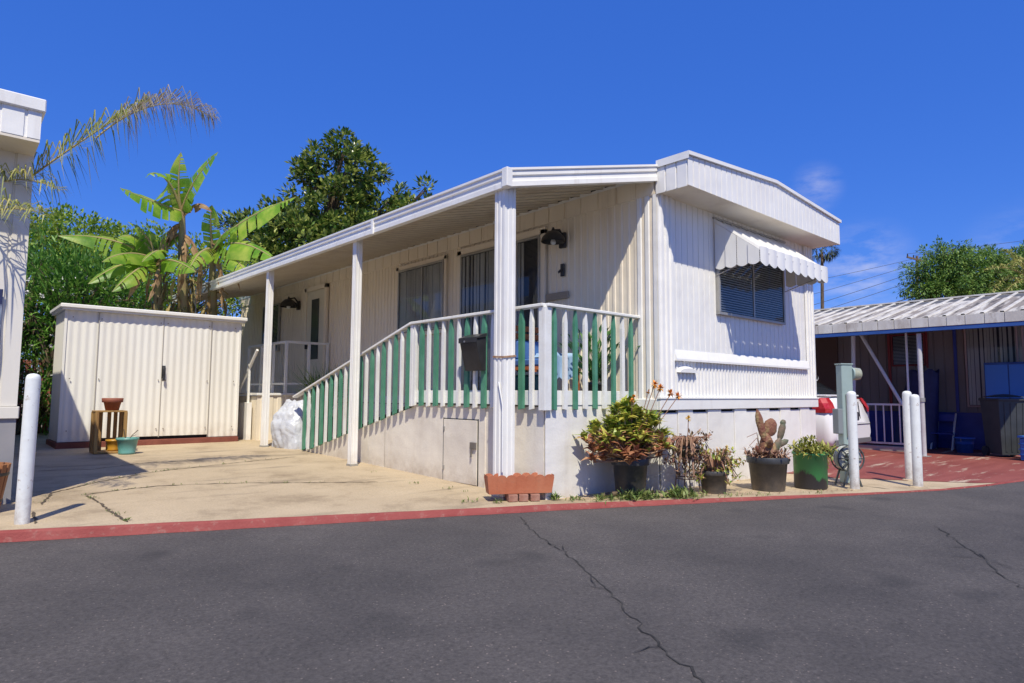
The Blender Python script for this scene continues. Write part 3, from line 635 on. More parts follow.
# front window
def window(parent, base, org, d, n, w_, z0, z1, split=(.5,), style='blind', frame=M_alum, label=None, fw=.035, seed=1):
    """window standing 5 cm proud of a wall; org: lower corner on the wall plane, d along, n outwards"""
    org, d, n = V(org), V(d), V(n); up = V((0,0,1)); f = MB()
    def bx(m, x0, x1, za, zb, o0, o1, bev=.002):
        c = org + d*(x0+x1)/2 + n*(o0+o1)/2; c = V((c.x,c.y,(za+zb)/2)); m.obox(c, d, n, up, abs(x1-x0)/2, abs(o1-o0)/2, (zb-za)/2, bev)
    bx(f,0,w_,z0,z0+fw,0,.06); bx(f,0,w_,z1-fw,z1,0,.06); bx(f,0,fw,z0+fw,z1-fw,0,.06); bx(f,w_-fw,w_,z0+fw,z1-fw,0,.06)
    for s_ in split: bx(f,w_*s_-fw*.5,w_*s_+fw*.5,z0+fw,z1-fw,.012,.058)
    fo = f.build('window', frame, parent, label); rel(fo, base)
    bk = MB(); bx(bk,fw,w_-fw,z0+fw,z1-fw,.022,.024,0); rel(bk.build('dark_room', M_inner, fo), (0,0,0)); fo.children[-1].data.transform(Matrix.Translation(-V(base)))
    rnd = random.Random(seed); bl = MB()
    if style == 'blind':
        z = z0+fw+.02
        while z < z1-fw-.02:
            bx(bl, fw+.01, w_-fw-.01, z, z+.012, .026, .040, 0); z += .034
        o = bl.build('blind', M_blind, fo)
    else:
        x = fw+.01; last = w_*(.82 if style == 'curtain_part' else 1)
        while x < last-fw:
            ww = rnd.uniform(.04,.075)
            bx(bl, x, x+ww, z0+fw+.01, z1-fw-.01, .028, .030+rnd.uniform(0,.012), 0); x += ww+(rnd.uniform(.0,.05) if style == 'curtain_part' else .004)
        o = bl.build('curtain', M_curt, fo)
    rel(o, base)
    g = MB(); q4 = [org+d*x_+n*.048 for x_ in (fw,w_-fw)]; q4 = [V((q4[0].x,q4[0].y,z0+fw)),V((q4[1].x,q4[1].y,z0+fw)),V((q4[1].x,q4[1].y,z1-fw)),V((q4[0].x,q4[0].y,z1-fw))]
    if (q4[1]-q4[0]).cross(q4[3]-q4[0]).dot(n) < 0: q4.reverse()
    g.face(q4); go = g.build('pane', M_glass, fo); rel(go, base)
    return fo
window(H, HB, (2.93,VF,0), (1,0,0), (0,-1,0), 1.93, 2.22, 3.36, (.5,), 'blind', label='front window of two panes with pale blinds under the awning')
window(H, HB, (U0-.026,5.50,0), (0,-1,0), (-1,0,0), 1.46, 2.25, 3.45, (.55,), 'curtain', frame=M_alum, seed=4)
window(H, HB, (U0-.026,3.55,0), (0,-1,0), (-1,0,0), 1.90, 1.12, 3.44, (.5,.74), 'curtain_part', frame=M_alum, seed=5)
window(H, HB, (U0-.026,12.3,0), (0,-1,0), (-1,0,0), 1.1, 2.2, 3.42, (.5,), 'blind', frame=M_alum, seed=6)
mb = MB()
for (a,b,z0,z1) in ((3.55,3.66,1.1,3.52),(1.56,1.65,1.1,3.52),(1.56,3.66,3.45,3.55),(5.51,5.6,2.2,3.52),(3.98,4.04,2.2,3.52),(3.98,5.6,3.455,3.53),(3.98,5.6,2.17,2.245)):
    mb.box(U0-.066,U0-.022,a,b,z0,z1,.003)
hp(mb, 'window_trim', M_side)
# door
mb = MB(); mb.box(U0-.06,U0-.01,8.62,9.55,1.10,3.50,.004); do = hp(mb, 'door', mat('cream_door', (.70,.66,.56), .45, (.64,.60,.5), 3.), label='cream storm door with tall narrow glass')
mb = MB(); mb.box(U0-.075,U0-.062,8.90,9.28,1.9,3.30,.003); hp(mb, 'door_glass', mat('door_dark_glass', (.05,.06,.06), .15), do)
mb = MB(); mb.box(U0-.13,U0-.061,9.45,9.48,2.15,2.25,.004); hp(mb, 'handle', M_blk, do)
mb = MB(); mb.box(U0-.085,U0-.02,9.56,9.66,1.1,3.6,.003); mb.box(U0-.085,U0-.02,8.51,8.61,1.1,3.6,.003); mb.box(U0-.085,U0-.02,8.51,9.66,3.51,3.61,.003); hp(mb, 'door_frame', M_side)
# wall lamps
def wall_lamp(v, z, s=1.):
    mb = MB(); P = [(0,.20),(.10,.18),(.20,.08),(.22,0)]
    mb.grid([[V((U0-.30*s+r*s*cos(2*pi*k/16), v+r*s*sin(2*pi*k/16), z+h*s)) for k in range(16)] for r, h in P], True)
    mb.grid([[V((U0-.30*s+(r*.94)*s*cos(2*pi*k/16), v+(r*.94)*s*sin(2*pi*k/16), z+(h-.01)*s)) for k in range(16)] for r, h in P], True)
    mb.tube([(U0-.01,v,z+.08*s),(U0-.15*s,v,z+.24*s),(U0-.3*s,v,z+.2*s)], .02, 8); mb.tube([(U0-.30*s,v,z+.19*s),(U0-.30*s,v,z+.26*s)], [.04*s,.015*s], 8); mb.box(U0-.07,U0-.02,v-.06,v+.06,z-.06,z+.16,.01)
    o = hp(mb, 'wall_lamp', M_blk)
    b = MB(); b.lathe((U0-.30*s,v,z), [(.001,-.06*s),(.04*s,-.045*s),(.05*s,-.01*s),(.03*s,.05*s)], 12); hp(b, 'bulb', mat('frosted_glass', (.7,.7,.66), .3), o)
wall_lamp(1.22, 3.24, .78); wall_lamp(10.1, 3.2, .95)
mb = MB(); mb.box(U0-.05,U0-.02,1.12,1.55,2.46,2.56,.003)
for k in range(4): mb.box(U0-.056,U0-.05,1.14,1.53,2.47+k*.022,2.478+k*.022)
hp(mb, 'wall_vent', mat('tan_vent', (.34,.29,.23), .5))
mb = MB(); mb.box(U0-.045,U0-.02,1.2,1.27,2.78,2.96,.01); mb.bar((U0-.05,1.2,2.9),(U0-.05,1.3,2.84),.01,.03); hp(mb, 'house_number_plaque', M_blk)
# awning over the front window
A = MB(); ax0, ax1, av, azt, azb = 2.90, 4.99, -1.0, 3.50, 3.00; ns = 9; sw = (ax1-ax0)/ns
for k in range(ns):
    a, b = ax0+k*sw, ax0+(k+1)*sw; lift = .022 if k % 2 else 0
    c0, c1 = a+.01, b-.01
    for (xa, xb, la, lb) in ((a,c0,0,.045),(c0,c0+sw*.45,.045,.03),(c0+sw*.45,b,.0,.0)):
        A.face([(xa,VF-.01,azt+la),(xb,VF-.01,azt+lb),(xb,av,azb+lb),(xa,av,azb+la)][::-1])
    # scalloped valance
    bot = []
    for j in range(9):
        x = a+(b-a)*j/8; bot.append((x, av-.004-.016*sin(pi*j/8), 2.85-.05*sin(pi*j/8)))
    for j in range(8): A.face([bot[j], bot[j+1], (bot[j+1][0],av-.002-.016*sin(pi*(j+1)/8),azb+.05), (bot[j][0],av-.002-.016*sin(pi*j/8),azb+.05)])
    if k: A.tube([(a,av-.012,azb-.015),(a,av-.006,azb-.015)], .008, 6)
ns2 = 4
for x_, sg in ((ax0,-1),(ax1,1)):
    for k in range(ns2):
        v0, v1 = VF-.02+(av-VF+.02)*k/ns2, VF-.02+(av-VF+.02)*(k+1)/ns2; off = sg*(.012 if k % 2 else 0)
        zt = lambda v: azt+(azb-azt)*(v-VF)/(av-VF)
        bot = [(x_+off, v0+(v1-v0)*j/8, 2.85-.03*sin(pi*j/8)) for j in range(9)]
        for j in range(8): A.face([bot[j], bot[j+1], (x_+off,bot[j+1][1],zt(bot[j+1][1])), (x_+off,bot[j][1],zt(bot[j][1]))])
aw = hp(A, 'awning', M_trim, label='white ribbed metal awning with scalloped edge')
mb = MB(); mb.box(ax0-.02,ax1+.02,VF-.03,VF-.004,azt+.035,azt+.06); mb.bar((ax0+.03,VF-.01,2.75),(ax0+.03,av+.05,2.93),.02,.01); mb.bar((ax1-.03,VF-.01,2.75),(ax1-.03,av+.05,2.93),.02,.01); hp(mb, 'awning_frame', M_alum, aw)

# ---------------------------------------------------------------- porch roof (carport)
PR = thing('porch_roof', 'long white metal porch roof on fluted posts beside the home', 'porch roof', (-.3,4.5,0)); PB = V((-.3,4.5,0))
def pp(mb, name, m, parent=None, label=None): return rel(mb.build(name, m, parent if parent is not None else PR, label), PB)
GU = -.40; c0 = V((GU,.18,3.37)); c1 = V((GU,13.4,3.44)); w1 = V((1.585,-.345,3.76))
mb = MB()   # front fascia with its rolled ridges
def prof_sweep(mb, a, b, out, prof):
    a, b, out = V(a), V(b), V(out)
    for (o0,z0),(o1,z1) in zip(prof, prof[1:]):
        mb.face([a+out*o0+V((0,0,z0)), b+out*o0+V((0,0,z0)), b+out*o1+V((0,0,z1)), a+out*o1+V((0,0,z1))])
    mb.face([a+out*o+V((0,0,z)) for o, z in prof]); mb.face([b+out*o+V((0,0,z)) for o, z in reversed(prof)])
FP = [(-.05,0),(.03,0),(.03,.055),(.012,.065),(.012,.115),(.03,.125),(.03,.17),(.045,.18),(.045,.205),(-.05,.205)]
dfr = (w1-c0); dfr.z = 0; dfr.normalize(); outf = V((dfr.y,-dfr.x,0))
prof_sweep(mb, c0, w1, outf, FP); pp(mb, 'front_fascia', M_trim)
mb = MB(); prof_sweep(mb, c1, c0, (-1,0,0), FP); pp(mb, 'gutter', M_trim)
mb = MB(); mb.box(GU-.055,GU+.03,.13,.22,3.365,3.577,.006); mb.box(GU-.05,GU-.02,3.0,3.06,3.365,3.578,.004); pp(mb, 'gutter_joint', M_trim)
mb = MB()   # roof pans
def sof(u, v): return 3.47+.205*(u-GU)+.004*v
n = 66; vlo = lambda u: .18-(u-GU)*.264
for k in range(n):
    t0, t1 = k/n, (k+1)/n
    def P(u, t): v = vlo(u)+.03+(13.36-vlo(u)-.03)*t; return v
    for (ta,tb,o) in ((t0,t0+(t1-t0)*.86,0),(t0+(t1-t0)*.86,t1,-.03)):
        mb.face([(GU,P(GU,ta),sof(GU,0)+o),(GU,P(GU,tb),sof(GU,0)+o),(U0-.02,P(U0,tb),3.885+o),(U0-.02,P(U0,ta),3.885+o)])
    mb.face([(GU,P(GU,t0+(t1-t0)*.86),sof(GU,0)),(GU,P(GU,t0+(t1-t0)*.86),sof(GU,0)-.03),(U0-.02,P(U0,t0+(t1-t0)*.86),3.855),(U0-.02,P(U0,t0+(t1-t0)*.86),3.885)])
pp(mb, 'roof_pans', M_soffit)
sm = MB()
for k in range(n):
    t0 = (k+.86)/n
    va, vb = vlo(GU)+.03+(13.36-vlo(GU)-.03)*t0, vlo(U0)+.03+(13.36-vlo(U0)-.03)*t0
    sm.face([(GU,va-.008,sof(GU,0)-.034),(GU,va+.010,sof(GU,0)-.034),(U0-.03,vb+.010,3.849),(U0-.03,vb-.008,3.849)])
pp(sm, 'pan_seams', mat('dark_seam', (.30,.25,.19), .8))  # thin dark tan strips marking the seams between pans
mb = MB(); mb.face([(GU,vlo(GU)+.02,3.56),(U0-.02,vlo(U0)+.02,3.93),(U0-.02,13.38,3.93),(GU,13.38,3.56)]); pp(mb, 'roof_top', M_white)
def fluted_post(u, v, s, z1, name='post'):
    mb = MB(); z0 = zg(u,v)-.02
    h = s/2; q = s/5; r = s*.05
    ring = []
    for (sx,sy,dx,dy) in ((-1,-1,1,0),(1,-1,0,1),(1,1,-1,0),(-1,1,0,-1)):
        nx, ny = dy, -dx
        for a, o in ((0,0),(.2,0),(.24,-1),(.36,-1),(.40,0),(.60,0),(.64,-1),(.76,-1),(.80,0)):
            x = sx*h+dx*s*a; y = sy*h+dy*s*a
            ring.append((u+x+nx*r*o, v+y+ny*r*o))
    mb.grid([[V((x,y,z)) for x, y in ring] for z in (z0, z1)], True, False)
    return mb
ps = [(-.3,.33,.165),(-.3,3.70,.105),(-.32,7.05,.105),(-.32,11.9,.105)]
for i, (u,v,s) in enumerate(ps):
    po = pp(fluted_post(u,v,s,3.44), 'post', M_trim)
    mb = MB(); mb.box(u-s*.5-.012,u+s*.5+.012,v-s*.5-.012,v+s*.5+.012,zg(u,v)-.02,zg(u,v)+.03,.004)
    pp(mb, 'base_plate', M_alum, po)
    if i == 0:
        mb = MB(); zc = 1.52; e = s/2+.006
        for a, b in (((u-e,v-e,zc),(u+e,v-e,zc+.02)),((u-e,v-e,zc),(u-e,v+e,zc+.01))): mb.bar(a,b,.006,.02)
        pp(mb, 'rusty_strap', mat('rust', (.32,.16,.08), .8, (.42,.27,.17), 20.), po)
        mb = MB(); mb.tube([(u-e-.012,v-e-.004,.3),(u-e-.012,v-e-.004,1.0),(u-e-.01,v-.02,1.25)], .008, 6); pp(mb, 'conduit', M_trim, po)

# ---------------------------------------------------------------- deck with ramp
DK = thing('deck', 'raised white deck with sloping ramp and green and white pickets', 'deck', (.8,2.5,0)); DB = V((.8,2.5,0))
def dp(mb, name, m, parent=None, label=None): return rel(mb.build(name, m, parent if parent is not None else DK, label), DB)
RV0, RV1 = 2.55, 6.05   # ramp runs from the deck edge down
def fl(v): return 1.0 if v <= RV0 else 1.0+(zg(0,RV1)+.03-1.0)*(v-RV0)/(RV1-RV0)
mb = MB(); mb.box(.02,U0-.05,.02,RV0,.96,1.0); mb.face([(.02,RV0,1.0),(U0-.05,RV0,1.0),(U0-.05,RV1,fl(RV1)),(.02,RV1,fl(RV1))])
dp(mb, 'floor', mat('grey_deck_boards', (.30,.28,.25), .7, (.24,.22,.2), 3., .2, 30, stretch=(1,6,1)))
mb = MB()
mb.box(0,.02,.021,.86,-.1,.985); mb.box(-.004,.018,2.51,2.53,.0,.99)
mb.box(.0,.02,.86,1.00,-.1,.985)
mb.box(-.012,.01,1.00,2.505,-.1,.985,.002)
seg = [2.53,3.3,4.2,5.1,RV1]
for a, b in zip(seg, seg[1:]):
    mb.face([(0,b-.004,zg(0,b)-.06),(0,a+.004,zg(0,a)-.06),(0,a+.004,fl(a)-.05),(0,b-.004,max(fl(b)-.05,zg(0,b)+.0))])
    mb.face([(.02,b,zg(0,b)-.06),(.02,a,zg(0,a)-.06),(.02,a,fl(a)-.05),(.02,b,fl(b)-.05)])
dp(mb, 'side_skirt', M_skirtc)
mb = MB(); mb.box(-.004,U0-.03,-.02,.001,-.15,1.0,.002); dp(mb, 'front_skirt', M_skirt)
mb = MB(); mb.face([(-.003,RV0,fl(RV0)+.002),(-.003,RV1,fl(RV1)+.002),(-.003,RV1,fl(RV1)-.03),(-.003,RV0,fl(RV0)-.03)]); dp(mb, 'ramp_edge', M_dark)
mb = MB(); mb.box(-.038,.02,.02,2.54,1.003,1.165,.003); mb.box(-.0,U0-.04,-.03,.0,1.003,1.165,.003); dp(mb, 'kick_board', M_wpick)
mb = MB(); mb.box(-.024,-.0125,1.14,1.82,.03,.80,.002); adoor = dp(mb, 'access_door', M_skirtc, label='small cream access door with latch')
mb = MB()
for z in (.17,.66): mb = MB(); mb.box(-.034,-.0245,1.79,1.825,z,z+.05,.002); dp(mb, 'hinge', M_alum, adoor)
mb = MB(); mb.box(-.05,-.0245,1.14,1.25,.46,.54,.004); mb.tube([(-.05,1.22,.46),(-.05,1.22,.36)], .012, 6); dp(mb, 'latch', mat('dull_steel', (.22,.20,.18), .5, metal=.5), adoor)
mb = MB(); mb.box(-.0165,-.0125,1.12,1.135,.02,.82); mb.box(-.0165,-.0125,1.825,1.84,.0,.82); mb.box(-.0165,-.0125,1.12,1.84,.805,.815); dp(mb, 'door_gap', M_dark)
mb = MB()   # dark underside closing the deck's inside
mb.box(.03,U0-.06,.03,RV0,.0,.95); dp(mb, 'deck_core', M_dark)
# rails
TR = 2.09
def trz(v): return TR if v <= RV0 else TR-(TR-1.05)*(v-RV0)/(6.38-RV0)
mb = MB()
mb.bar((-.045,RV0,TR),(-.045,-.045,TR),.10,.035,bev=.006); mb.bar((-.045,-.045,TR-.001),(U0-.01,-.045,TR-.001),.10,.035,bev=.006); mb.bar((-.045,6.38,1.05),(-.045,RV0,TR),.10,.035,bev=.006)
dp(mb, 'handrail', M_wpick)
def picket(base, face, along, w_, z0, z1, slope=0., flip=1):
    """2 cm thick board, top cut to a slanted point, bottom cut on a slant"""
    mb = MB(); base, face, along = V(base), V(face), V(along); t = .036; h = w_/2
    prof = [(-h, z0+.02), (0, z0), (h, z0+.02), (h, z1-.10), (h*.35*flip, z1), (-h*.35 if flip > 0 else -h, z1), (-h, z1-.10)]
    prof = [(-h,z0+slope*h+.012),(h,z0-slope*h-.0),(h,z1-.16),(h*.2,z1-.01),(-h*.2,z1-.01),(-h,z1-.16)]
    A_ = [base+along*x+V((0,0,z)) for x, z in prof]; B_ = [p+face*t for p in A_]
    mb.face(list(reversed(A_))); mb.face(B_)
    for i in range(len(A_)): j = (i+1) % len(A_); mb.face([A_[i],A_[j],B_[j],B_[i]])
    return mb
k = 0; v = .15
while v < 5.98:
    white = k % 2 == 0
    z0 = .955 if v < RV0 else max(fl(v)-.075, zg(0,v)+.02); z1 = trz(v)-.012
    s = 0 if v < RV0 else .26
    b = picket((-.040,v,0), (-1,0,0), (0,1,0), .050 if white else .072, z0+random.uniform(-.006,.006), z1, s)
    dp(b, 'picket', M_wpick if white else M_green); v += .165; k += 1
k = 0; u = .085
while u < 1.56:
    white = k % 2 == 1
    b = picket((u,-.036,0), (0,-1,0), (1,0,0), .052, .955+random.uniform(-.006,.006), TR-.012)
    dp(b, 'picket', M_wpick if white else M_green); u += .168; k += 1
mb = MB(); mb.box(-.074,.03,-.07,.03,.95,TR-.02,.004); dp(mb, 'corner_post', M_wpick)
mb = MB(); mb.box(-.072,.03,2.50,2.57,.95,TR-.02,.004); dp(mb, 'rail_post', M_wpick)

# mailbox on the pickets
mbx = thing('mailbox', 'black wedge shaped wall mailbox hung on the deck pickets', 'mailbox', (-.06,1.13,1.6)); BB = V((-.06,1.13,1.6))
mb = MB(); a, b = .90, 1.25
P0 = [(-.078,1.40),(-.078,1.80),(-.22,1.76),(-.22,1.72),(-.14,1.40)]
def sideprism(mb, P, y0, y1):
    A_ = [V((x,y0,z)) for x, z in P]; B_ = [V((x,y1,z)) for x, z in P]
    mb.face(A_); mb.face(list(reversed(B_)))
    for i in range(len(P)): j = (i+1) % len(P); mb.face([A_[j],A_[i],B_[i],B_[j]])
sideprism(mb, P0, a+.015, b-.015); rel(mb.build('box_body', M_blk, mbx), BB)
mb = MB(); sideprism(mb, [(-.078,1.802),(-.078,1.845),(-.235,1.79),(-.235,1.73),(-.228,1.73),(-.228,1.775)], a, b); rel(mb.build('lid', M_blk, mbx), BB)
mb = MB(); mb.tube([(-.236,1.13,1.745),(-.242,1.13,1.745)], .012, 8); rel(mb.build('lock', mat('steel', (.5,.5,.5), .3, metal=.8), mbx), BB)

# things standing on the deck
ch = thing('patio_bench', 'patio bench with orange wood back and blue cushion behind the front pickets', 'bench', (.8,.85,1.0)); CB = V((.8,.85,1.0))
Mo = mat('orange_wood', (.42,.13,.04), .6, (.34,.09,.03), 5.); Mbl = mat('blue_fabric', (.04,.10,.30), .8, (.06,.16,.40), 7.); Mlb = mat('light_blue_fabric', (.25,.40,.62), .8, (.33,.48,.66), 7.)
mb = MB()
for z in (1.83,1.93): mb.box(.42,1.25,1.10,1.13,z,z+.07,.004)
mb.box(.42,.47,1.08,1.12,1.0,2.02); mb.box(1.2,1.25,1.08,1.12,1.0,2.02); rel(mb.build('back_rest', Mo, ch), CB)
mb = MB(); mb.box(.42,1.25,.62,1.10,1.42,1.46); rel(mb.build('seat', Mo, ch), CB)
for x, y in ((.45,.65),(1.22,.65),(.45,1.05),(1.22,1.05)):
    mb = MB(); mb.box(x-.025,x+.025,y-.025,y+.025,1.0,1.42); rel(mb.build('leg', Mo, ch), CB)
mb = MB(); mb.box(.46,1.2,.64,1.06,1.462,1.56,.03); mb.box(.5,1.16,1.0,1.09,1.56,1.80,.03); rel(mb.build('cushion', Mbl, ch), CB)
bl = MB(); rows = []
for i in range(13):
    t = i/12; rows.append([V((.72+.46*j/12+.02*sin(5*t+j), .60-.02*sin(j*1.3)+(.40*(1-min(1,t*2)) if t < .5 else 0), 1.62-.03*cos(j)-(max(0,t-.5)*.62))) for j in range(13)])
bl.grid(rows); tag(bl.build('folded_blanket', Mlb), 'light blue blanket draped over the patio bench', 'blanket')
def potted(name, label, base, r, h, pm, lm_, n, ll, lw, seed, upb=.5, spread=1., cat='potted plant', group=None, z_up=0., rim=True):
    t = thing(name, label, cat, base, group); rnd = random.Random(seed)
    mb = MB(); prof = [(.001,0),(r*.78,0),(r*.80,.01),(r*.97,h*.88),(r*1.06,h*.88),(r*1.08,h*.90),(r*1.08,h),(r*1.0,h),(r*.96,h*.94),(r*.9,h*.88)]
    mb.lathe((0,0,0), prof, 28); mb.build('pot', pm, t)
    s = MB(); s.lathe((0,0,0), [(r*.93,h*.90),(r*.5,h*.93),(.001,h*.92)], 20); s.build('soil', M_soil, t)
    lv = MB()
    for _ in range(n):
        a = rnd.uniform(0,2*pi); rr = r*.6*rnd.random(); d = V((cos(a)*spread*rnd.random(), sin(a)*spread*rnd.random(), upb*rnd.uniform(.5,1.4))).normalized()
        p = V((cos(a)*rr, sin(a)*rr, h*.92))+d*z_up*rnd.random()
        leaf(lv, p, d, V((0,0,1))+rdir(rnd)*.3, ll*rnd.uniform(.6,1.2), lw*rnd.uniform(.7,1.2), .5)
    lv.build('leaves', lm_, t); return t
M_lf = mat('houseplant_leaves', (.03,.11,.03), .45, (.12,.26,.06), island=True, trans=.2)
potted('potted_plant', 'leafy green potted plant on the deck beside the home wall', (1.33,.45,1.0), .14,.28, M_pot, M_lf, 240,.16,.045, 31, .9, .7, group=None, z_up=.65)
potted('potted_grass', 'green spiky grass plant in a pot by the ramp landing', (.95,7.3,.15), .22,.5, M_pot, mat('grass_blades', (.06,.16,.03), .5, (.20,.30,.06), island=True, trans=.2), 420, 1.05,.02, 32, 1.2, .9)
bx = thing('storage_tub', 'dark teal storage tub on the deck near the corner', 'storage tub', (.3,.5,1.0))
mb = MB(); mb.box(-.17,.17,-.2,.2,0,.34,.02); mb.build('tub', mat('teal_plastic', (.02,.10,.10), .4), bx); mb = MB(); mb.box(-.19,.19,-.22,.22,.342,.375,.01); mb.build('lid', mat('grey_plastic', (.3,.32,.33), .4), bx)

# second landing with steps at the back door
LD = thing('entry_landing', 'white entry landing with steps and thin railing at the back door', 'steps', (1,9.5,.1)); LB = V((1,9.5,.1))
def lp(mb, name, m): return rel(mb.build(name, m, LD), LB)
mb = MB(); mb.ribbed((.02,8.4,0),(1,0,0),(0,-1,0),1.53,.1,1.07,.17,.014,'box'); mb.box(.04,1.55,8.42,10.8,.1,1.05); lp(mb, 'landing_skirt', M_side)
mb = MB(); mb.box(0,1.55,8.36,10.9,1.07,1.12,.006); lp(mb, 'landing_floor', M_trim)
for k in range(4):
    mb = MB(); mb.box(-.02-.0,.55,9.0+k*.3+1.9,9.3+k*.3+1.9,.1,.9-.2*k,.006); lp(mb, 'step', M_trim)
for k in range(4):
    mb = MB(); mb.box(-.16-.24*k if False else -.1,.0,8.62+k*.42,9.04+k*.42,.1,.92-.2*k,.006); lp(mb, 'step', M_trim)
mb = MB()
mb.bar((.6,8.4,2.21),(1.56,8.4,2.21),.04,.05); mb.bar((.6,8.4,2.21),(.6,10.6,2.21),.04,.05); mb.bar((.6,8.4,1.32),(1.56,8.4,1.32),.03,.04); mb.bar((.6,8.4,1.32),(.6,10.6,1.32),.03,.04)
for (x,y) in ((.6,8.4),(1.1,8.4),(1.53,8.4),(.6,9.1),(.6,9.8),(.6,10.6)): mb.box(x-.025,x+.025,y-.025,y+.025,1.12,2.2)
mb.bar((-.03,8.35,2.0),(-.03,10.0,.62),.04,.05); mb.box(-.05,-.01,8.75,8.79,.9,1.72); mb.box(-.05,-.01,9.5,9.54,.5,1.1)
lp(mb, 'railing', M_trim)
# white covered heap
cv = MB(); rows = []
from mathutils import noise as mnoise
for i in range(29):
    t = i/28; el_ = t*pi/2
    row = []
    for j in range(72):
        a = 2*pi*j/72
        p = V((cos(a)*(cos(el_)**.55), sin(a)*(cos(el_)**.55), sin(el_)**.8))
        q = mnoise.noise(p*1.6+V((3,1,0)))*.30 + abs(mnoise.noise(p*3.3))*.26 + abs(mnoise.noise(p*8+V((0,4,2))))*.10
        row.append(V((p.x*.31*(1+q), p.y*.40*(1+q), p.z*.84*(1+q*.35))))
    rows.append(row)
cv.grid(rows, True)
co = cv.build('covered_heap', mat('white_plastic_sheet', (.60,.62,.66), .35, (.48,.50,.56), 7., .8, 7), loc=(.10,6.75,.1))
_m = co.data.materials[0]; _n = _m.node_tree.nodes; _l = _m.node_tree.links; _t = _n.new('ShaderNodeTexCoord'); _v = _n.new('ShaderNodeTexVoronoi'); _v.feature = 'DISTANCE_TO_EDGE'; _v.inputs['Scale'].default_value = 4.2
_l.new(_t.outputs['Object'], _v.inputs['Vector']); _r = _n.new('ShaderNodeMapRange'); _r.inputs['From Max'].default_value = .25; _l.new(_v.outputs['Distance'], _r.inputs['Value'])
_b = _n.new('ShaderNodeBump'); _b.inputs['Strength'].default_value = .3; _b.inputs['Distance'].default_value = .03; _l.new(_r.outputs[0], _b.inputs['Height'])
_l.new(_b.outputs['Normal'], [k for k in _n if k.type == 'BUMP' and k is not _b][0].inputs['Normal'])
tag(co, 'heap under crumpled white plastic sheeting at the foot of the ramp', 'covered heap')

# ---------------------------------------------------------------- shed
SH = thing('storage_shed', 'off white ribbed metal storage shed with double doors on red brown base', 'shed', (-1.9,9.1,.14)); SB = V((-1.9,9.1,.14))
def shp(mb, name, m, parent=None): return rel(mb.build(name, m, parent if parent is not None else SH), SB)
s0, s1, sf, sb_, zb, zt = -3.30, -.36, 8.45, 9.65, .26, 2.54
mb = MB(); mb.ribbed((s0,sf,0),(1,0,0),(0,-1,0),.49,zb,zt,.12,.011,'sine'); shp(mb, 'front_panel', M_shed); mb = MB(); mb.ribbed((s1-.55,sf,0),(1,0,0),(0,-1,0),.55,zb,zt,.12,.011,'sine'); shp(mb, 'front_panel', M_shed)
mb = MB(); mb.ribbed((s0,sb_,0),(0,-1,0),(-1,0,0),sb_-sf,zb,zt,.12,.011,'sine'); mb.ribbed((s1,sf,0),(0,1,0),(1,0,0),sb_-sf,zb,zt,.12,.011,'sine'); mb.face([(s0,sb_,zb),(s1,sb_,zb),(s1,sb_,zt),(s0,sb_,zt)]); shp(mb, 'side_panel', M_shed)
mb = MB(); mb.box(s0+.03,s1-.03,sf+.04,sb_-.03,zb,zt-.01); shp(mb, 'shed_core', M_dark)
for x0, x1 in ((s0+.495,s0+1.53),(s0+1.535,s1-.555)):
    mb = MB(); mb.ribbed((x0,sf-.012,0),(1,0,0),(0,-1,0),x1-x0,zb+.05,zt-.003,.12,.011,'sine')
    do_ = shp(mb, 'door', M_shed)
mb = MB(); mb.tube([(s0+1.56,sf-.06,1.40),(s0+1.56,sf-.085,1.46),(s0+1.56,sf-.085,1.54),(s0+1.56,sf-.06,1.60)], .014, 8); mb.box(s0+1.53,s0+1.59,sf-.05,sf-.035,1.38,1.62,.004); mb.tube([(s0+1.56,sf-.085,1.42),(s0+1.56,sf-.085,1.34)], .022, 8); shp(mb, 'latch', M_blk)
mb = MB()
for x in (s0+.49,s0+1.53,s1-.55): mb.box(x-.006,x+.006,sf-.030,sf-.012,zb+.03,zt-.02)
shp(mb, 'door_seam', mat('grey_seam', (.45,.41,.34), .6))
mb = MB()
for x in (s0+.53,s0+1.48,s0+1.60,s1-.60,s0+.1,s1-.1):
    for z in (.45,1.35,2.42): mb.tube([(x,sf-.030,z),(x,sf-.046,z)], .010, 6)
shp(mb, 'screw', mat('grey_screw', (.3,.25,.2), .5, metal=.3))
mb = MB(); mb.box(s0-.10,s1+.10,sf-.14,sb_+.08,zt+.03,zt+.10,.012); mb.box(s0-.07,s1+.07,sf-.11,sb_+.05,zt+.001,zt+.029); shp(mb, 'roof', M_shed)
mb = MB(); mb.box(s0-.04,s1+.03,sf-.06,sb_+.03,.05,zb-.01,.006); shp(mb, 'base', M_redw)
for x in (s0, s1):
    mb = MB(); mb.box(x-.02,x+.02,sf-.028,sf+.03,zb,zt,.003); shp(mb, 'corner_trim', M_shed)
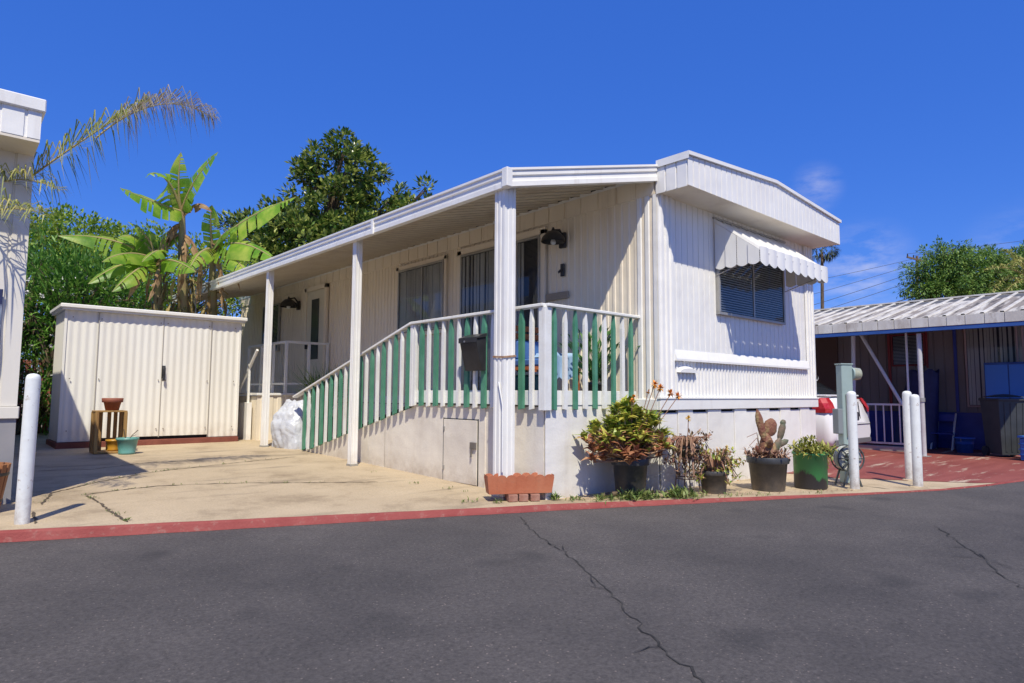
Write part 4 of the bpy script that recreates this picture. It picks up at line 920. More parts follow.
# crate stand with pots
cs = thing('plant_stand', 'upturned wooden crate used as plant stand by the shed doors', 'plant stand', (-2.76,7.35,.135))
mb = MB(); mb.box(-.22,.22,-.2,.2,.66,.685,.004); mb.box(-.22,.22,-.2,.2,.0,.03,.004)
for x in (-.20,.20):
    for y in (-.18,.18): mb.box(x-.025,x+.025,y-.02,y+.02,.03,.66,.003)
mb.build('crate_frame', M_wood, cs)
mb = MB()
for x in (-.09,.03,.12): mb.box(x-.028,x+.028,.165,.18,.03,.66,.002)
for y in (-.06,.06): mb.box(.205,.215,y-.025,y+.025,.03,.66,.002); mb.box(-.215,-.205,y-.03,y+.03,.03,.66,.002)
mb.build('crate_slat', M_wood, cs)
def simple_pot(name, label, loc, prof, m, cat='flower pot', group=None):
    t = thing(name, label, cat, loc, group); mb = MB(); mb.lathe((0,0,0), prof, 28); mb.build('pot_body', m, t)
    r, z = prof[-1]; s = MB(); s.lathe((0,0,0), [(r,z),(.001,z+.004)], 20); s.build('soil', M_soil, t); return t
simple_pot('flower_pot', 'wide terracotta pot on top of the wooden crate stand', (-2.73,7.33,.822), [(.001,0),(.095,0),(.125,.13),(.145,.13),(.15,.135),(.155,.20),(.14,.20),(.13,.16)], mat('dark_terracotta', (.26,.08,.045), .7, (.20,.055,.035), 5., dirt=((.35,.28,.22),6.,.6,.9)))
simple_pot('flower_pot', 'yellow glazed pot standing inside the wooden crate stand', (-2.68,7.30,.168), [(.001,0),(.09,0),(.10,.02),(.085,.04),(.115,.15),(.125,.15),(.125,.18),(.11,.18),(.10,.15)], mat('yellow_glaze', (.50,.27,.03), .35, (.42,.2,.02), 5.))
tp = simple_pot('flower_pot', 'teal glazed bowl pot with a twig beside the crate stand', (-2.55,7.0,.127), [(.001,0),(.12,0),(.125,.03),(.12,.04),(.15,.22),(.165,.225),(.165,.26),(.15,.26),(.14,.22)], mat('teal_glaze', (.10,.28,.26), .35, (.14,.34,.32), 5., dirt=((.3,.3,.25),8.,.6,.9)))
mb = MB(); mb.tube([(0,0,.2),(.06,-.02,.30),(.14,-.03,.38)], .006, 5); mb.tube([(-.02,0,.2),(-.06,0,.4)], .008, 5); mb.tube([(.05,-.02,.28),(.12,.02,.30)], .005, 5); mb.build('twig', M_bark, tp)

# ---------------------------------------------------------------- left neighbour
LN = thing('mobile_home', 'cream ribbed mobile home with flat white eave cut off at the left edge', 'mobile home', (-6.2,8,0)); NB = V((-6.2,8,0))
def lnp(mb, name, m, parent=None, label=None): return rel(mb.build(name, m, parent if parent is not None else LN, label), NB)
x0, x1, f0, b0 = -8.4, -4.31, 2.92, 15.5
M_ln = mat('pale_cream_siding', (.76,.72,.64), .5, (.70,.66,.57), 1.4, .06, 60, stretch=(1,1,.2))
mb = MB(); mb.ribbed((x0,f0,0),(1,0,0),(0,-1,0),x1-x0,.98,3.5,.18,.012,'groove'); mb.ribbed((x1,f0,0),(0,1,0),(1,0,0),b0-f0,.95,3.5,.18,.012,'groove'); mb.box(x0+.02,x1-.02,f0+.02,b0,.9,3.6); lnp(mb, 'wall', M_ln)
mb = MB(); mb.box(x0,x1+.015,f0-.03,f0+.0,.86,.975,.005); mb.box(x1,x1+.02,f0,b0,.86,.975,.005); lnp(mb, 'belly_band', M_ln)
mb = MB(); mb.box(x0,x1,f0-.004,b0,-.05,.86); lnp(mb, 'skirting', mat('grey_skirting', (.24,.24,.26), .7, (.30,.29,.30), 2., dirt=((.18,.16,.14),3.,.6,.9)))
mb = MB(); mb.ribbed((x0,f0-.47,0),(1,0,0),(0,-1,0),x1-x0+.0,3.50,3.765,.19,.012,'groove'); mb.ribbed((x1,f0-.47,0),(0,1,0),(1,0,0),b0-f0,3.50,3.765,.19,.012,'groove'); lnp(mb, 'fascia', M_white)
mb = MB(); mb.box(x0,x1-.002,f0-.466,b0,3.47,3.50); lnp(mb, 'soffit', M_soffit)
mb = MB(); mb.box(x0,x1+.03,f0-.50,b0,3.765,3.89,.01); lnp(mb, 'roof_edge', M_trim)
# garden flag style banner on its wall
bn = MB(); rows = []
for i in range(9):
    rows.append([V((-5.02+.54*j/8, f0-.03-.01*sin(i*1.2+j), 2.10-.98*i/8)) for j in range(9)])
bn.grid(rows, smooth=True)
Mfl = mat('dark_blue_print', (.02,.03,.10), .7, (.30,.34,.42), 4., contrast=(.5,.62), dirt=((.30,.04,.05),5.,.60,.66), bump=.0)
fb = bn.build('wall_banner', Mfl); fb.location = (-4.65+4.65, 0, 0); tag(fb, 'dark blue printed banner hanging on the left home wall', 'banner')
wp = thing('wooden_planter', 'slatted wooden barrel planter at the left edge by the bollard', 'planter', (-4.58,2.50,.04))
mb = MB()
for k in range(18):
    a = 2*pi*k/18; c = V((cos(a),sin(a),0)); t = V((-sin(a),cos(a),0)); p0 = c*.15; p1 = c*.215+V((0,0,.42))
    ax = (p1-p0).normalized(); mb.obox((p0+p1)/2, ax, t, ax.cross(t), .225, .027, .009, .002)
mb.build('stave', mat('orange_brown_wood', (.36,.16,.06), .7, (.26,.10,.04), 4., .2, 30, stretch=(5,5,.5)), wp)
mb = MB()
for z, r in ((.10,.178),(.33,.216)): mb.lathe((0,0,0), [(r,z),(r+.004,z+.012),(r,z+.03)], 24)
mb.build('hoop', M_blk, wp); mb = MB(); mb.lathe((0,0,0), [(.205,.36),(.001,.38)], 20); mb.build('soil', M_soil, wp)
tl = thing('garden_post', 'pale teal square garden post beside the wooden planter', 'post', (-4.72,2.70,.04)); mb = MB(); mb.box(-.05,.05,-.05,.05,0,1.05,.008); mb.build('shaft', mat('pale_teal_paint', (.45,.58,.62), .5, (.38,.5,.54), 5.), tl); mb = MB(); mb.box(-.07,.07,-.07,.07,1.052,1.09,.01); mb.build('cap', M_blk, tl)
# red slatted fence far left behind
rf = thing('fence', 'red slatted wooden fence behind the left bollard', 'fence', (-3.8,13.6,.1)); mb = MB()
for k in range(14): mb.box(-.9+.13*k,-.9+.13*k+.11,-.01,.01,0,1.75)
mb.build('board', mat('red_fence_paint', (.26,.07,.05), .7, (.34,.12,.09), 4.), rf); mb = MB(); mb.box(-.9,.92,.011,.05,.4,.47); mb.box(-.9,.92,.011,.05,1.4,1.47); mb.build('rail', M_redw, rf)

# ---------------------------------------------------------------- bollards
def bollard(label, loc, h, r, lean=(0,0)):
    t = thing('bollard', label, 'bollard', loc, 'white painted bollards along the kerb'); mb = MB()
    mb.lathe((0,0,0), [(r,-.06),(r,h-.05),(r*.96,h-.028),(r*.80,h-.010),(r*.45,h),(.001,h+.004)], 32); mb.build('pipe', M_boll, t); c_ = MB(); c_.lathe((0,0,0), [(r*1.9,-.03),(r*1.8,.004),(r*1.3,.016),(r*1.0,.014)], 24); c_.build('concrete_collar', M_drive, t)
    t.rotation_euler = (lean[0], lean[1], 0); return t
bollard('leftmost white bollard standing before the cream home', (-4.31,1.80,.0), 1.27, .054, (0,.01))
bollard('white bollard directly in front of the grey meter pedestal', (3.73,-1.74,-.045), 1.23, .055)
bollard('nearer of the two bollards side by side on the right', (4.66,-2.17,-.05), 1.20, .058, (0,.012))
bollard('farther of the two bollards side by side on the right', (5.38,-1.87,-.05), 1.25, .060, (0,.01))

# ---------------------------------------------------------------- scalloped planter with bricks
pb_ = V((-.30,-.02,.0)); ang = atan2(-.55,1.0)
px = thing('planter_box', 'terracotta coloured planter trough with scalloped edge before the main post', 'planter', (-.24,.15,.0), rz=ang)
mb = MB(); Lh, dh, z0, z1 = .36, .10, .085, .245
def scal(y, o):
    top = []; n = 7
    for k in range(n):
        for j in range(6): a = pi*j/6; top.append((-Lh+2*Lh*(k+.5-.5*cos(a))/n, z1+.035*sin(a)))
    top.append((Lh,z1)); return top
for y in (-dh, dh):
    tp_ = scal(y,0)
    for (xa,za),(xb,zb_) in zip(tp_, tp_[1:]):
        mb.face([(xa*.94,y*.8,z0),(xb*.94,y*.8,z0),(xb,y,zb_),(xa,y,za)]); mb.face([(xa*.94,y*.8*.8,z0),(xb*.94,y*.8*.8,z0),(xb,y*.85,zb_),(xa,y*.85,za)][::-1]); mb.face([(xa,y,za),(xb,y,zb_),(xb,y*.85,zb_),(xa,y*.85,za)])
for x in (-Lh, Lh): mb.face([(x*.94,-dh*.8,z0),(x*.94,dh*.8,z0),(x,dh,z1+.03),(x,-dh,z1+.03)])
mb.face([(-Lh*.94,-dh*.8,z0),(Lh*.94,-dh*.8,z0),(Lh*.94,dh*.8,z0),(-Lh*.94,dh*.8,z0)]); mb.build('trough', M_terra, px)
mb = MB(); mb.box(-Lh*.96,Lh*.96,-dh*.84,dh*.84,z1-.05,z1-.04); mb.build('soil', M_soil, px)
for k, xx in enumerate((-.10,.02,.14)):
    mb = MB(); mb.box(-.05,.05,-.095,.095,0,.075,.005); o = mb.build('brick', M_brick, loc=V((-.24,.15,.005))+V((xx*cos(ang)+.0*sin(ang), xx*sin(ang)-.02, 0)))
    o.rotation_euler = (0,0,ang+(.05,-.04,.03)[k]); tag(o, ('leftmost brick under the scalloped planter','middle brick under the scalloped planter','rightmost brick under the scalloped planter')[k], 'brick', 'bricks propping the scalloped planter')

# ---------------------------------------------------------------- pots in front of the home
M_succ = mat('green_red_succulent', (.14,.26,.03), .4, (.52,.20,.11), island=True, c3=(.40,.42,.07), trans=.15)
M_dry = mat('dry_reddish_stems', (.22,.11,.07), .7, (.38,.24,.15), island=True, c3=(.28,.15,.10))
M_flow = mat('orange_flower', (.80,.40,.04), .6, (.72,.22,.02), island=True)
M_yel = mat('yellow_green_leaves', (.16,.20,.03), .5, (.48,.42,.12), island=True, c3=(.30,.32,.06), trans=.2)
def pot_body(t, r, h, pm):
    mb = MB(); mb.lathe((0,0,0), [(.001,0),(r*.80,0),(r*.82,.012),(r*.96,h*.80),(r*1.04,h*.81),(r*1.06,h*.83),(r*1.07,h*.985),(r*1.05,h),(r*.98,h),(r*.96,h*.94),(r*.93,h*.88)], 36); mb.build('pot', pm, t)
    s = MB(); s.lathe((0,0,0), [(r*.95,h*.90),(r*.6,h*.93),(.001,h*.94)], 20); s.build('soil', M_soil, t)
# 1: big succulent
t1 = thing('succulent_plant', 'large green and reddish succulent overflowing a black pot with orange flowers', 'potted plant', (1.0,-.36,-.02)); pot_body(t1, .20, .44, M_pot)
rnd = random.Random(40); lv = MB(); stm = MB(); flw = MB()
lv2 = MB()
for k in range(125):
    a = rnd.uniform(0,2*pi); e = rnd.uniform(.0,1.8); rr = rnd.uniform(.22,.56); c = V((-.03,.02,.46))+V((cos(a)*sin(e)*rr*1.15, sin(a)*sin(e)*rr*.75, .10+cos(e)*rr*.85))
    c.z -= .12*rnd.random()
    stm.tube([V((cos(a)*.06,sin(a)*.06,.40)), (c+V((0,0,.40)))*.5, c], [.014,.011,.008], 5, False)
    for j in range(13):
        b = 2.4*j; el_ = .15+.09*j; d = (V((cos(b)*cos(el_), sin(b)*cos(el_), sin(el_))) + V((cos(a),sin(a),.2))*.35)
        leaf(lv2 if c.z < .56+rnd.uniform(-.1,.16) else lv, c+rdir(rnd)*.02, d+rdir(rnd)*.25, V((0,0,1)), rnd.uniform(.08,.18), rnd.uniform(.045,.085), .7)
lv.build('leaves', mat('green_yellow_succulent', (.17,.28,.03), .4, (.62,.54,.10), island=True, c3=(.38,.43,.07), trans=.2), t1); lv2.build('rusty_leaves', mat('rusty_succulent', (.30,.10,.05), .5, (.60,.36,.20), island=True, c3=(.44,.20,.10), trans=.15), t1); stm.build('stem', M_dry, t1)
for (dx,dy,z,n) in ((.20,-.20,1.26,1),(.28,-.22,1.22,1),(.40,-.28,1.16,1),(.52,-.3,1.13,1),(-.05,-.1,1.12,0),(-.15,-.15,1.08,0),(.22,-.1,1.18,0)):
    p = V((dx,dy,z)); stm2 = stm; mbx_ = MB(); mbx_.tube([V((dx*.3,dy*.3,.6)), V((dx*.7,dy*.7,z*.8)), p], .005, 5); mbx_.build('flower_stalk', M_dry, t1)
    flw = MB()
    for q in range(30 if n else 10): leaf(flw, p, rdir(rnd,.3), V((0,0,1)), .062 if n else .035, .026, .2)
    flw.build('flower', M_flow, t1)

# 2: small tangled pot with wire stand
t2 = thing('dry_succulent_plant', 'tangle of dry reddish stems in the smallest black pot', 'potted plant', (2.02,-.80,-.03)); pot_body(t2, .165, .27, M_pot)
lv = MB(); st = MB()
for k in range(60):
    a = rnd.uniform(0,2*pi); l = rnd.uniform(.15,.42); e = V((cos(a)*l, sin(a)*l*.7, .30+rnd.uniform(-.16,.22)))
    st.tube([V((cos(a)*.05,sin(a)*.05,.24)), V((cos(a)*l*.5, sin(a)*l*.4, .42+rnd.uniform(-.03,.1))), e], [.010,.008,.005], 5, False)
    for j in range(7): leaf(lv, e+rdir(rnd)*.03, rdir(rnd,.5), V((0,0,1)), rnd.uniform(.04,.09), .028, .4)
st.build('stem', M_dry, t2); lv.build('leaves', M_succ, t2)
lv = MB()
for k in range(70): leaf(lv, V((.17,-.02,.30))+rdir(rnd)*.10, rdir(rnd,.6)+V((.4,0,0)), V((0,0,1)), .11, .05, .4)
lv.build('leaf_rosette', M_yel, t2)
ws = thing('wire_plant_stand', 'rusty wire plant stand holding dry tangled succulents left of the small pot', 'plant stand', (1.68,-.66,-.02))
mb = MB()
for k in range(4):
    a = pi/4+pi/2*k; c = V((cos(a),sin(a),0)); mb.tube([c*.15, c*.12+V((0,0,.25)), c*.17+V((0,0,.52))], .008, 6)
for z, r in ((.18,.13),(.42,.155),(.52,.17)): mb.tube([V((r*cos(2*pi*k/20), r*sin(2*pi*k/20), z)) for k in range(21)], .006, 5)
mb.build('wire_frame', mat('rusty_wire', (.07,.05,.045), .6, (.16,.09,.06), 10.), ws)
sp = thing('dry_succulent_plant', 'dry reddish trailing succulent sitting in the wire stand', 'potted plant', (1.68,-.66,.40)); mb = MB(); mb.lathe((0,0,0), [(.001,0),(.10,0),(.15,.12),(.16,.13),(.14,.13),(.001,.115)], 20); mb.build('pot', M_pot, sp)
lv = MB(); st = MB()
for k in range(75):
    a = rnd.uniform(0,2*pi); l = rnd.uniform(.12,.36); e = V((cos(a)*l, sin(a)*l*.8, .13+rnd.uniform(-.35,.14)))
    st.tube([V((cos(a)*.04,sin(a)*.04,.11)), V((cos(a)*l*.6, sin(a)*l*.5, .24)), e], [.009,.007,.004], 5, False)
    for j in range(6): leaf(lv, e+rdir(rnd)*.03, rdir(rnd,.4), V((0,0,1)), rnd.uniform(.04,.08), .026, .4)
st.build('stem', M_dry, sp); lv.build('leaves', mat('dull_red_leaves', (.24,.09,.07), .6, (.40,.24,.16), island=True, c3=(.20,.14,.06)), sp)
mb = MB(); mb.tube([(0,0,.12),(.0,-.02,.30),(.01,-.02,.44)], .005, 5); mb.build('flower_stalk', M_dry, sp); fl_ = MB()
for q in range(26): leaf(fl_, V((.01,-.02,.45)), rdir(rnd,.3), V((0,0,1)), .045, .022, .2)
fl_.build('flower', mat('yellow_flower', (.72,.45,.04), .6), sp)
# 3: cactus pot
t3 = thing('cactus_plant', 'reddish brown paddle cactus in a big black nursery pot', 'potted plant', (2.80,-1.08,-.035)); pot_body(t3, .235, .41, M_pot)
Mcac = mat('red_brown_cactus', (.20,.07,.045), .7, (.34,.24,.11), 11., .7, 40, c3=(.24,.11,.06), dirt=((.10,.07,.04),13.,.55,.7)); Mcg = mat('grey_green_cactus', (.10,.12,.07), .6, (.20,.13,.09), 9., .3, 40)
def paddle(mb, c, ax, w_, h_, th, face):
    c, ax, face = V(c), V(ax).normalized(), V(face).normalized(); s = ax.cross(face).normalized(); face = s.cross(ax); rows = []
    for i in range(11):
        t = i/10; ww = max(.004, sin(pi*min(1,max(0,t*.92+.06)))**.6*w_/2)
        rows.append([c+ax*h_*t + s*cos(2*pi*j/14)*ww*(1+.10*sin(9*t+j)+.07*sin(23*t+3*j)) + face*sin(2*pi*j/14)*th/2*min(1,ww/w_*2.2) for j in range(14)])
    mb.grid(rows, True); mb.face(rows[0]); mb.face(rows[-1])
mb = MB(); fc = (-.6,-.7,0)
paddle(mb, (-.02,0,.36), (0,0,1), .17,.34,.09, fc); paddle(mb, (-.07,.0,.60), (-.25,.1,1), .10,.40,.05, fc); paddle(mb, (.02,-.02,.66), (.1,-.1,1), .17,.22,.06, fc); paddle(mb, (.03,.02,.40), (.6,-.3,.8), .11,.22,.05, fc); paddle(mb, (-.10,-.02,.42), (-.7,.2,.6), .08,.20,.04, fc); paddle(mb, (-.02,-.04,.52), (-.5,-.3,.5), .09,.16,.05, fc)
mb.build('cactus_body', Mcac, t3)
mb = MB(); paddle(mb, (.10,.0,.38), (.35,-.3,1), .10,.28,.05, fc); paddle(mb, (.19,-.06,.60), (.2,-.2,1), .09,.24,.05, fc); paddle(mb, (.14,-.03,.52), (.9,-.6,.5), .08,.20,.04, fc); paddle(mb, (.21,-.08,.80), (.6,-.3,.5), .07,.08,.05, fc); mb.build('cactus_arm', Mcg, t3)
lv = MB(); st = MB()
for k in range(90):
    a = rnd.uniform(0,2*pi); r = rnd.uniform(.08,.28); p = V((cos(a)*r, sin(a)*r, .40+rnd.uniform(0,.07)))
    for j in range(4): leaf(lv, p, rdir(rnd,.3), V((0,0,1)), rnd.uniform(.05,.11), .03, .4)
for k in range(7): a = rnd.uniform(0,2*pi); st.tube([V((cos(a)*.2,sin(a)*.2,.42)), V((cos(a)*.33,sin(a)*.3,.38)), V((cos(a)*.31,sin(a)*.3,.2))], .006, 5)
for k in range(3): st = MB(); st.tube([V((-.15,0,.42)), V((-.45,-.1,.60+.06*k)), V((-.62-.05*k,-.12,.48+.1*k))], .004, 5); st.build('dry_stem', M_dry, t3)
lv.build('dry_leaves', M_dry, t3)
# 4: green painted bucket
Mgp = mat('pot_with_green_paint', (.03,.03,.035), .45, (.045,.24,.075), 2.6, .12, 30, contrast=(.38,.43), detail=6, stretch=(1,1,.55))
t4 = thing('potted_plant', 'yellow green plant in a black bucket splashed with green paint', 'potted plant', (3.42,-1.33,-.04))
mb = MB(); mb.lathe((0,0,0), [(.001,0),(.185,0),(.195,.02),(.20,.42),(.215,.425),(.215,.45),(.20,.45),(.19,.40)], 32); mb.build('pot', Mgp, t4)
_n = Mgp.node_tree.nodes; _l = Mgp.node_tree.links; _rp = [x for x in _n if x.type == 'VALTORGB'][0]; _src = _rp.inputs['Fac'].links[0].from_socket
_tc = _n.new('ShaderNodeTexCoord'); _sx = _n.new('ShaderNodeSeparateXYZ'); _l.new(_tc.outputs['Object'], _sx.inputs[0])
_mr = _n.new('ShaderNodeMapRange'); _mr.inputs['From Min'].default_value = .02; _mr.inputs['From Max'].default_value = .26; _mr.inputs['To Min'].default_value = -.30; _mr.inputs['To Max'].default_value = .06; _l.new(_sx.outputs['Z'], _mr.inputs['Value'])
_ad = _n.new('ShaderNodeMath'); _ad.operation = 'ADD'; _l.new(_src, _ad.inputs[0]); _l.new(_mr.outputs[0], _ad.inputs[1]); _l.new(_ad.outputs[0], _rp.inputs['Fac'])
s = MB(); s.lathe((0,0,0), [(.195,.40),(.001,.42)], 20); s.build('soil', M_soil, t4)
lv = MB()
for k in range(90):
    a = rnd.uniform(0,2*pi); r = rnd.uniform(0,.30); p = V((cos(a)*r, sin(a)*r, .42+rnd.uniform(0,.13)*(1-r)))
    for j in range(5): leaf(lv, p, rdir(rnd,.5)+V((cos(a),sin(a),0))*.4, V((0,0,1)), rnd.uniform(.06,.12), .03, .4)
for k in range(30):
    p = V((-.02,0,.48))+rdir(rnd)*.1; p.z += .06
    for j in range(4): leaf(lv, p, rdir(rnd,.5), V((0,0,1)), .06, .03)
lv.build('leaves', M_yel, t4)
mb = MB()
for k in range(6): mb.tube([V((.15,-.02*k,.44)), V((.32+.02*k,-.05+.02*k,.44+.02*k)), V((.40+.03*k,-.06,.22+.05*k))], .006, 5)
mb.build('trailing_stem', M_yel, t4)

# weeds along the kerb
M_weed = mat('weed_leaves', (.08,.15,.03), .6, (.28,.32,.10), island=True, trans=.2)
def weeds(spots, seed, name='weeds', hh=.10):
    r_ = random.Random(seed); mb = MB()
    for (u,v,n,sp_,h_) in spots:
        for _ in range(n):
            x, y = u+r_.gauss(0,sp_), v+r_.gauss(0,sp_*.6); z = zg(x,y)+.003
            for j in range(3): leaf(mb, V((x,y,z)), rdir(r_,.9), V((0,0,1)), h_*r_.uniform(.3,.9), h_*.16, .5)
    o = mb.build(name, M_weed); return tag(o, None, None, kind='stuff')
def cl(u, off=.24): return curb_v(u)+off
weeds([(.55,cl(.55),40,.09,.10),(.85,cl(.85),70,.09,.16),(1.0,cl(1.0),50,.08,.13),(1.35,cl(1.35),60,.09,.18),(1.5,cl(1.5),40,.1,.10),(1.9,cl(1.9,.2),20,.1,.06),(.25,cl(.25),20,.08,.08),(.08,-.07,12,.03,.14),(2.3,cl(2.3,.2),16,.12,.06),(3.0,cl(3.0,.2),12,.12,.05)], 50)
jw = []
r_ = random.Random(8)
for pts in joints[:3]:
    for a, b in zip(pts, pts[1:]):
        for _ in range(2): t = r_.random(); jw.append((a[0]+(b[0]-a[0])*t, a[1]+(b[1]-a[1])*t, r_.randint(2,7), .03, r_.uniform(.025,.05)))
jw += [(-.5,1.72,8,.05,.05),(-.41,1.18,6,.04,.05),(-.35,.9,3,.03,.04),(-.75,.35,7,.05,.08),(-.5,.15,7,.04,.08),(-3.63,1.4,6,.03,.06),(-.4,2.9,3,.03,.04)]
weeds(jw, 51)
mb = MB(); r_ = random.Random(4)   # dead leaves and twigs by the pots
for k in range(130):
    u = r_.uniform(.2,3.6); v = cl(u,.2)+abs(r_.gauss(0,.14)); leaf(mb, V((u,v,zg(u,v)+.008)), V((r_.uniform(-1,1),r_.uniform(-1,1),.1)), V((0,0,1)), r_.uniform(.02,.06), .015, .2)
tag(mb.build('leaf_litter', M_dry), None, None, kind='stuff')
mb = MB(); mb.tube([(.62,-.26,.02),(.8,-.33,.03),(1.0,-.38,.02)], [.02,.026,.016], 7); tag(mb.build('dead_branch', M_bark), 'short dead branch lying by the big succulent pot', 'branch')

# ---------------------------------------------------------------- meter pedestal
mt = thing('meter_pedestal', 'pale grey green utility meter pedestal with round glass meter', 'utility pedestal', (4.42,-1.40,-.05), rz=-.55)
M_ped = mat('pale_grey_green_paint', (.34,.43,.40), .5, (.29,.37,.35), 3., .05, 30)
mb = MB(); mb.box(-.085,.085,-.06,.06,0,1.60,.008); mb.build('pedestal_body', M_ped, mt); mb = MB(); mb.box(-.095,.095,-.07,.07,1.602,1.62,.006); mb.build('cap', M_ped, mt)
mb = MB(); mb.box(-.16,-.087,-.06,.06,.66,1.0,.006); mb.build('breaker_box', mat('grey_box_paint', (.22,.24,.25), .5), mt)
mb = MB(); mb.tube([(.086,0,1.48),(.11,0,1.48)], .095, 20); mb.build('meter_socket', M_ped, mt)
mb = MB(); mb.tube([(.111,-.01,1.48),(.16,-.02,1.48),(.21,-.03,1.48),(.222,-.032,1.48)], [.085,.085,.08,.06], 20); mb.build('meter_glass', mat('cloudy_meter_glass', (.42,.42,.30), .15, (.30,.32,.25), 14.), mt)
mb = MB(); mb.tube([(-.03,-.075,.62),(-.03,-.075,1.2)], .012, 6); mb.tube([(.05,-.075,0.05),(.05,-.075,.5)], .014, 6); mb.build('conduit', M_alum, mt)
hr = thing('hose_reel', 'hose reel with coiled grey hose behind the green splashed bucket', 'hose reel', (4.08,-1.53,-.05), rz=-.73)
mb = MB()
for r in (.10,.13,.16,.185):
    for y in (-.05,0,.05): mb.tube([V((r*.8*cos(2*pi*k/24), y, .36+r*.8*sin(2*pi*k/24))) for k in range(25)], .014, 6)
mb.build('hose', mat('grey_hose', (.35,.38,.36), .5, (.5,.5,.46), 8.), hr)
mb = MB()
for y in (-.09,.09):
    mb.tube([V((.17*cos(2*pi*k/24), y, .36+.17*sin(2*pi*k/24))) for k in range(25)], .01, 6)
    for k in range(4): a = pi*k/4; mb.bar((.16*cos(a),y,.36+.16*sin(a)),(-.16*cos(a),y,.36-.16*sin(a)),.015,.015)
    mb.bar((-.12,y*1.2,0),(0,y*1.2,.36),.02,.02); mb.bar((.12,y*1.2,0),(0,y*1.2,.36),.02,.02)
mb.tube([(0,-.12,.36),(0,.12,.36)], .03, 8); mb.build('reel_frame', mat('dark_reel_plastic', (.06,.07,.07), .5), hr)

# ---------------------------------------------------------------- right neighbour
RN = thing('mobile_home', 'pale shaded mobile home under the ribbed carport on the right', 'mobile home', (14.4,3,-.05)); RB = V((14.4,3,-.05))
def rnp(mb, name, m, parent=None, label=None): return rel(mb.build(name, m, parent if parent is not None else RN, label), RB)
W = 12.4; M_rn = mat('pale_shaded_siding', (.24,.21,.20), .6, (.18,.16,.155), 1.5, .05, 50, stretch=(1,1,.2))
M_navy = mat('deep_blue_paint', (.015,.03,.22), .5, (.025,.05,.30), 3.); M_bbeam = mat('bright_blue_paint', (.02,.075,.28), .55, (.03,.10,.34), 3.)
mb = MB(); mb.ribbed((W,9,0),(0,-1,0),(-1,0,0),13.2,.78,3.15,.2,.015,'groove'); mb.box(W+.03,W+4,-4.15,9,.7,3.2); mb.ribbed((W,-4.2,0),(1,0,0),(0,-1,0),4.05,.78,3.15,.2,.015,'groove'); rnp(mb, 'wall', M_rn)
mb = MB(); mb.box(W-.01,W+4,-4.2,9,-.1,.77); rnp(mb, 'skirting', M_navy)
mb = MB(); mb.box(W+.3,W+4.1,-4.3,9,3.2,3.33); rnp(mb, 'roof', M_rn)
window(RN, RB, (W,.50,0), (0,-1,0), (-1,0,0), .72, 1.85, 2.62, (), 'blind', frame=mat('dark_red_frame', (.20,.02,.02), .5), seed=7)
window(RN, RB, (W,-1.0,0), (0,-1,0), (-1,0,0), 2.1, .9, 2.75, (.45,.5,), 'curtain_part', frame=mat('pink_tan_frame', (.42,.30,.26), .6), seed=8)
mb = MB(); mb.box(W-.05,W-.005,1.75,2.55,.8,2.75,.004); rnp(mb, 'door', mat('brown_door', (.12,.07,.05), .6)); mb = MB(); mb.box(W-.04,W-.02,-.84,-.78,.78,2.9); rnp(mb, 'blue_trim', M_navy)
mb = MB(); mb.box(W-.045,W-.02,.52,.58,.78,2.9); mb.box(W-.045,W-.02,-.27,-.23,1.8,2.7); rnp(mb, 'red_trim', mat('red_trim', (.25,.03,.03), .5))
mb = MB(); mb.tube([(W+.8,3.2,3.3),(W+.8,3.2,3.62)], .14, 14); mb.tube([(W+.8,3.2,3.64),(W+.8,3.2,3.72)], .2, 14); mb.tube([(W+.8,3.2,3.75),(W+.8,3.2,3.82)], .2, 14); rnp(mb, 'roof_vent', M_trim)
# carport
CP = thing('carport', 'weathered ribbed metal carport with blue beam beside the right home', 'carport', (9.5,0,-.05)); CPB = V((9.5,0,-.05))
def cpp(mb, name, m, parent=None, label=None): return rel(mb.build(name, m, parent if parent is not None else CP, label), CPB)
GX = 9.45; mb = MB(); v0, v1 = -3.2, 8.5
M_crf = mat('weathered_roof_metal', (.60,.57,.50), .6, (.27,.23,.18), 2.2, .15, 30, stretch=(.35,3.3,1), contrast=(.42,.56), detail=9, dirt=((.10,.085,.06),2.6,.50,.62))
mb = MB(); rbm = MB(); p = .30; k = 0; v = v0
while v < v1:
    e = min(v+p, v1)
    def q(v_, o): return [(GX-.02,v_,2.665+o),(W+.2,v_,3.40+o)]
    for (a,b,oa,ob) in ((v,v+.012,.0,.022),(v+.012,v+.060,.022,.022),(v+.060,v+.072,.022,0),(v+.072,e,0,0)):
        A_, B_ = q(a,oa), q(b,ob); (rbm if ob or oa else mb).face([A_[0],B_[0],B_[1],A_[1]][::-1])
    v += p
cpp(mb, 'roof_pans', M_crf); cpp(rbm, 'roof_ribs', mat('pale_roof_rib', (.66,.64,.58), .55, (.50,.46,.40), 3., dirt=((.25,.21,.16),5.,.56,.75)))
mb = MB(); v = v0
while v < v1:
    mb.box(GX-.055,GX-.035,v+.006,min(v+p,v1)-.006,2.475,2.66,.003); v += p
mb.box(GX-.035,GX+.02,v0,v1,2.48,2.655); mb.box(W+.1,W+.2,v0,v1,3.40,3.435);  cpp(mb, 'fascia', mat('worn_white_fascia', (.66,.65,.60), .55, (.50,.47,.42), 3., .1, 30, stretch=(1,1,.4), dirt=((.28,.22,.17),4.,.56,.8)))
mb = MB(); mb.box(GX-.045,GX+.03,v0,v1,2.395,2.472,.004); cpp(mb, 'beam', M_bbeam)
mb = MB(); mb.face([(GX,v0,2.64),(GX,v1,2.64),(W,v1,3.36),(W,v0,3.36)]); cpp(mb, 'ceiling', mat('dark_underside', (.10,.10,.10), .7))
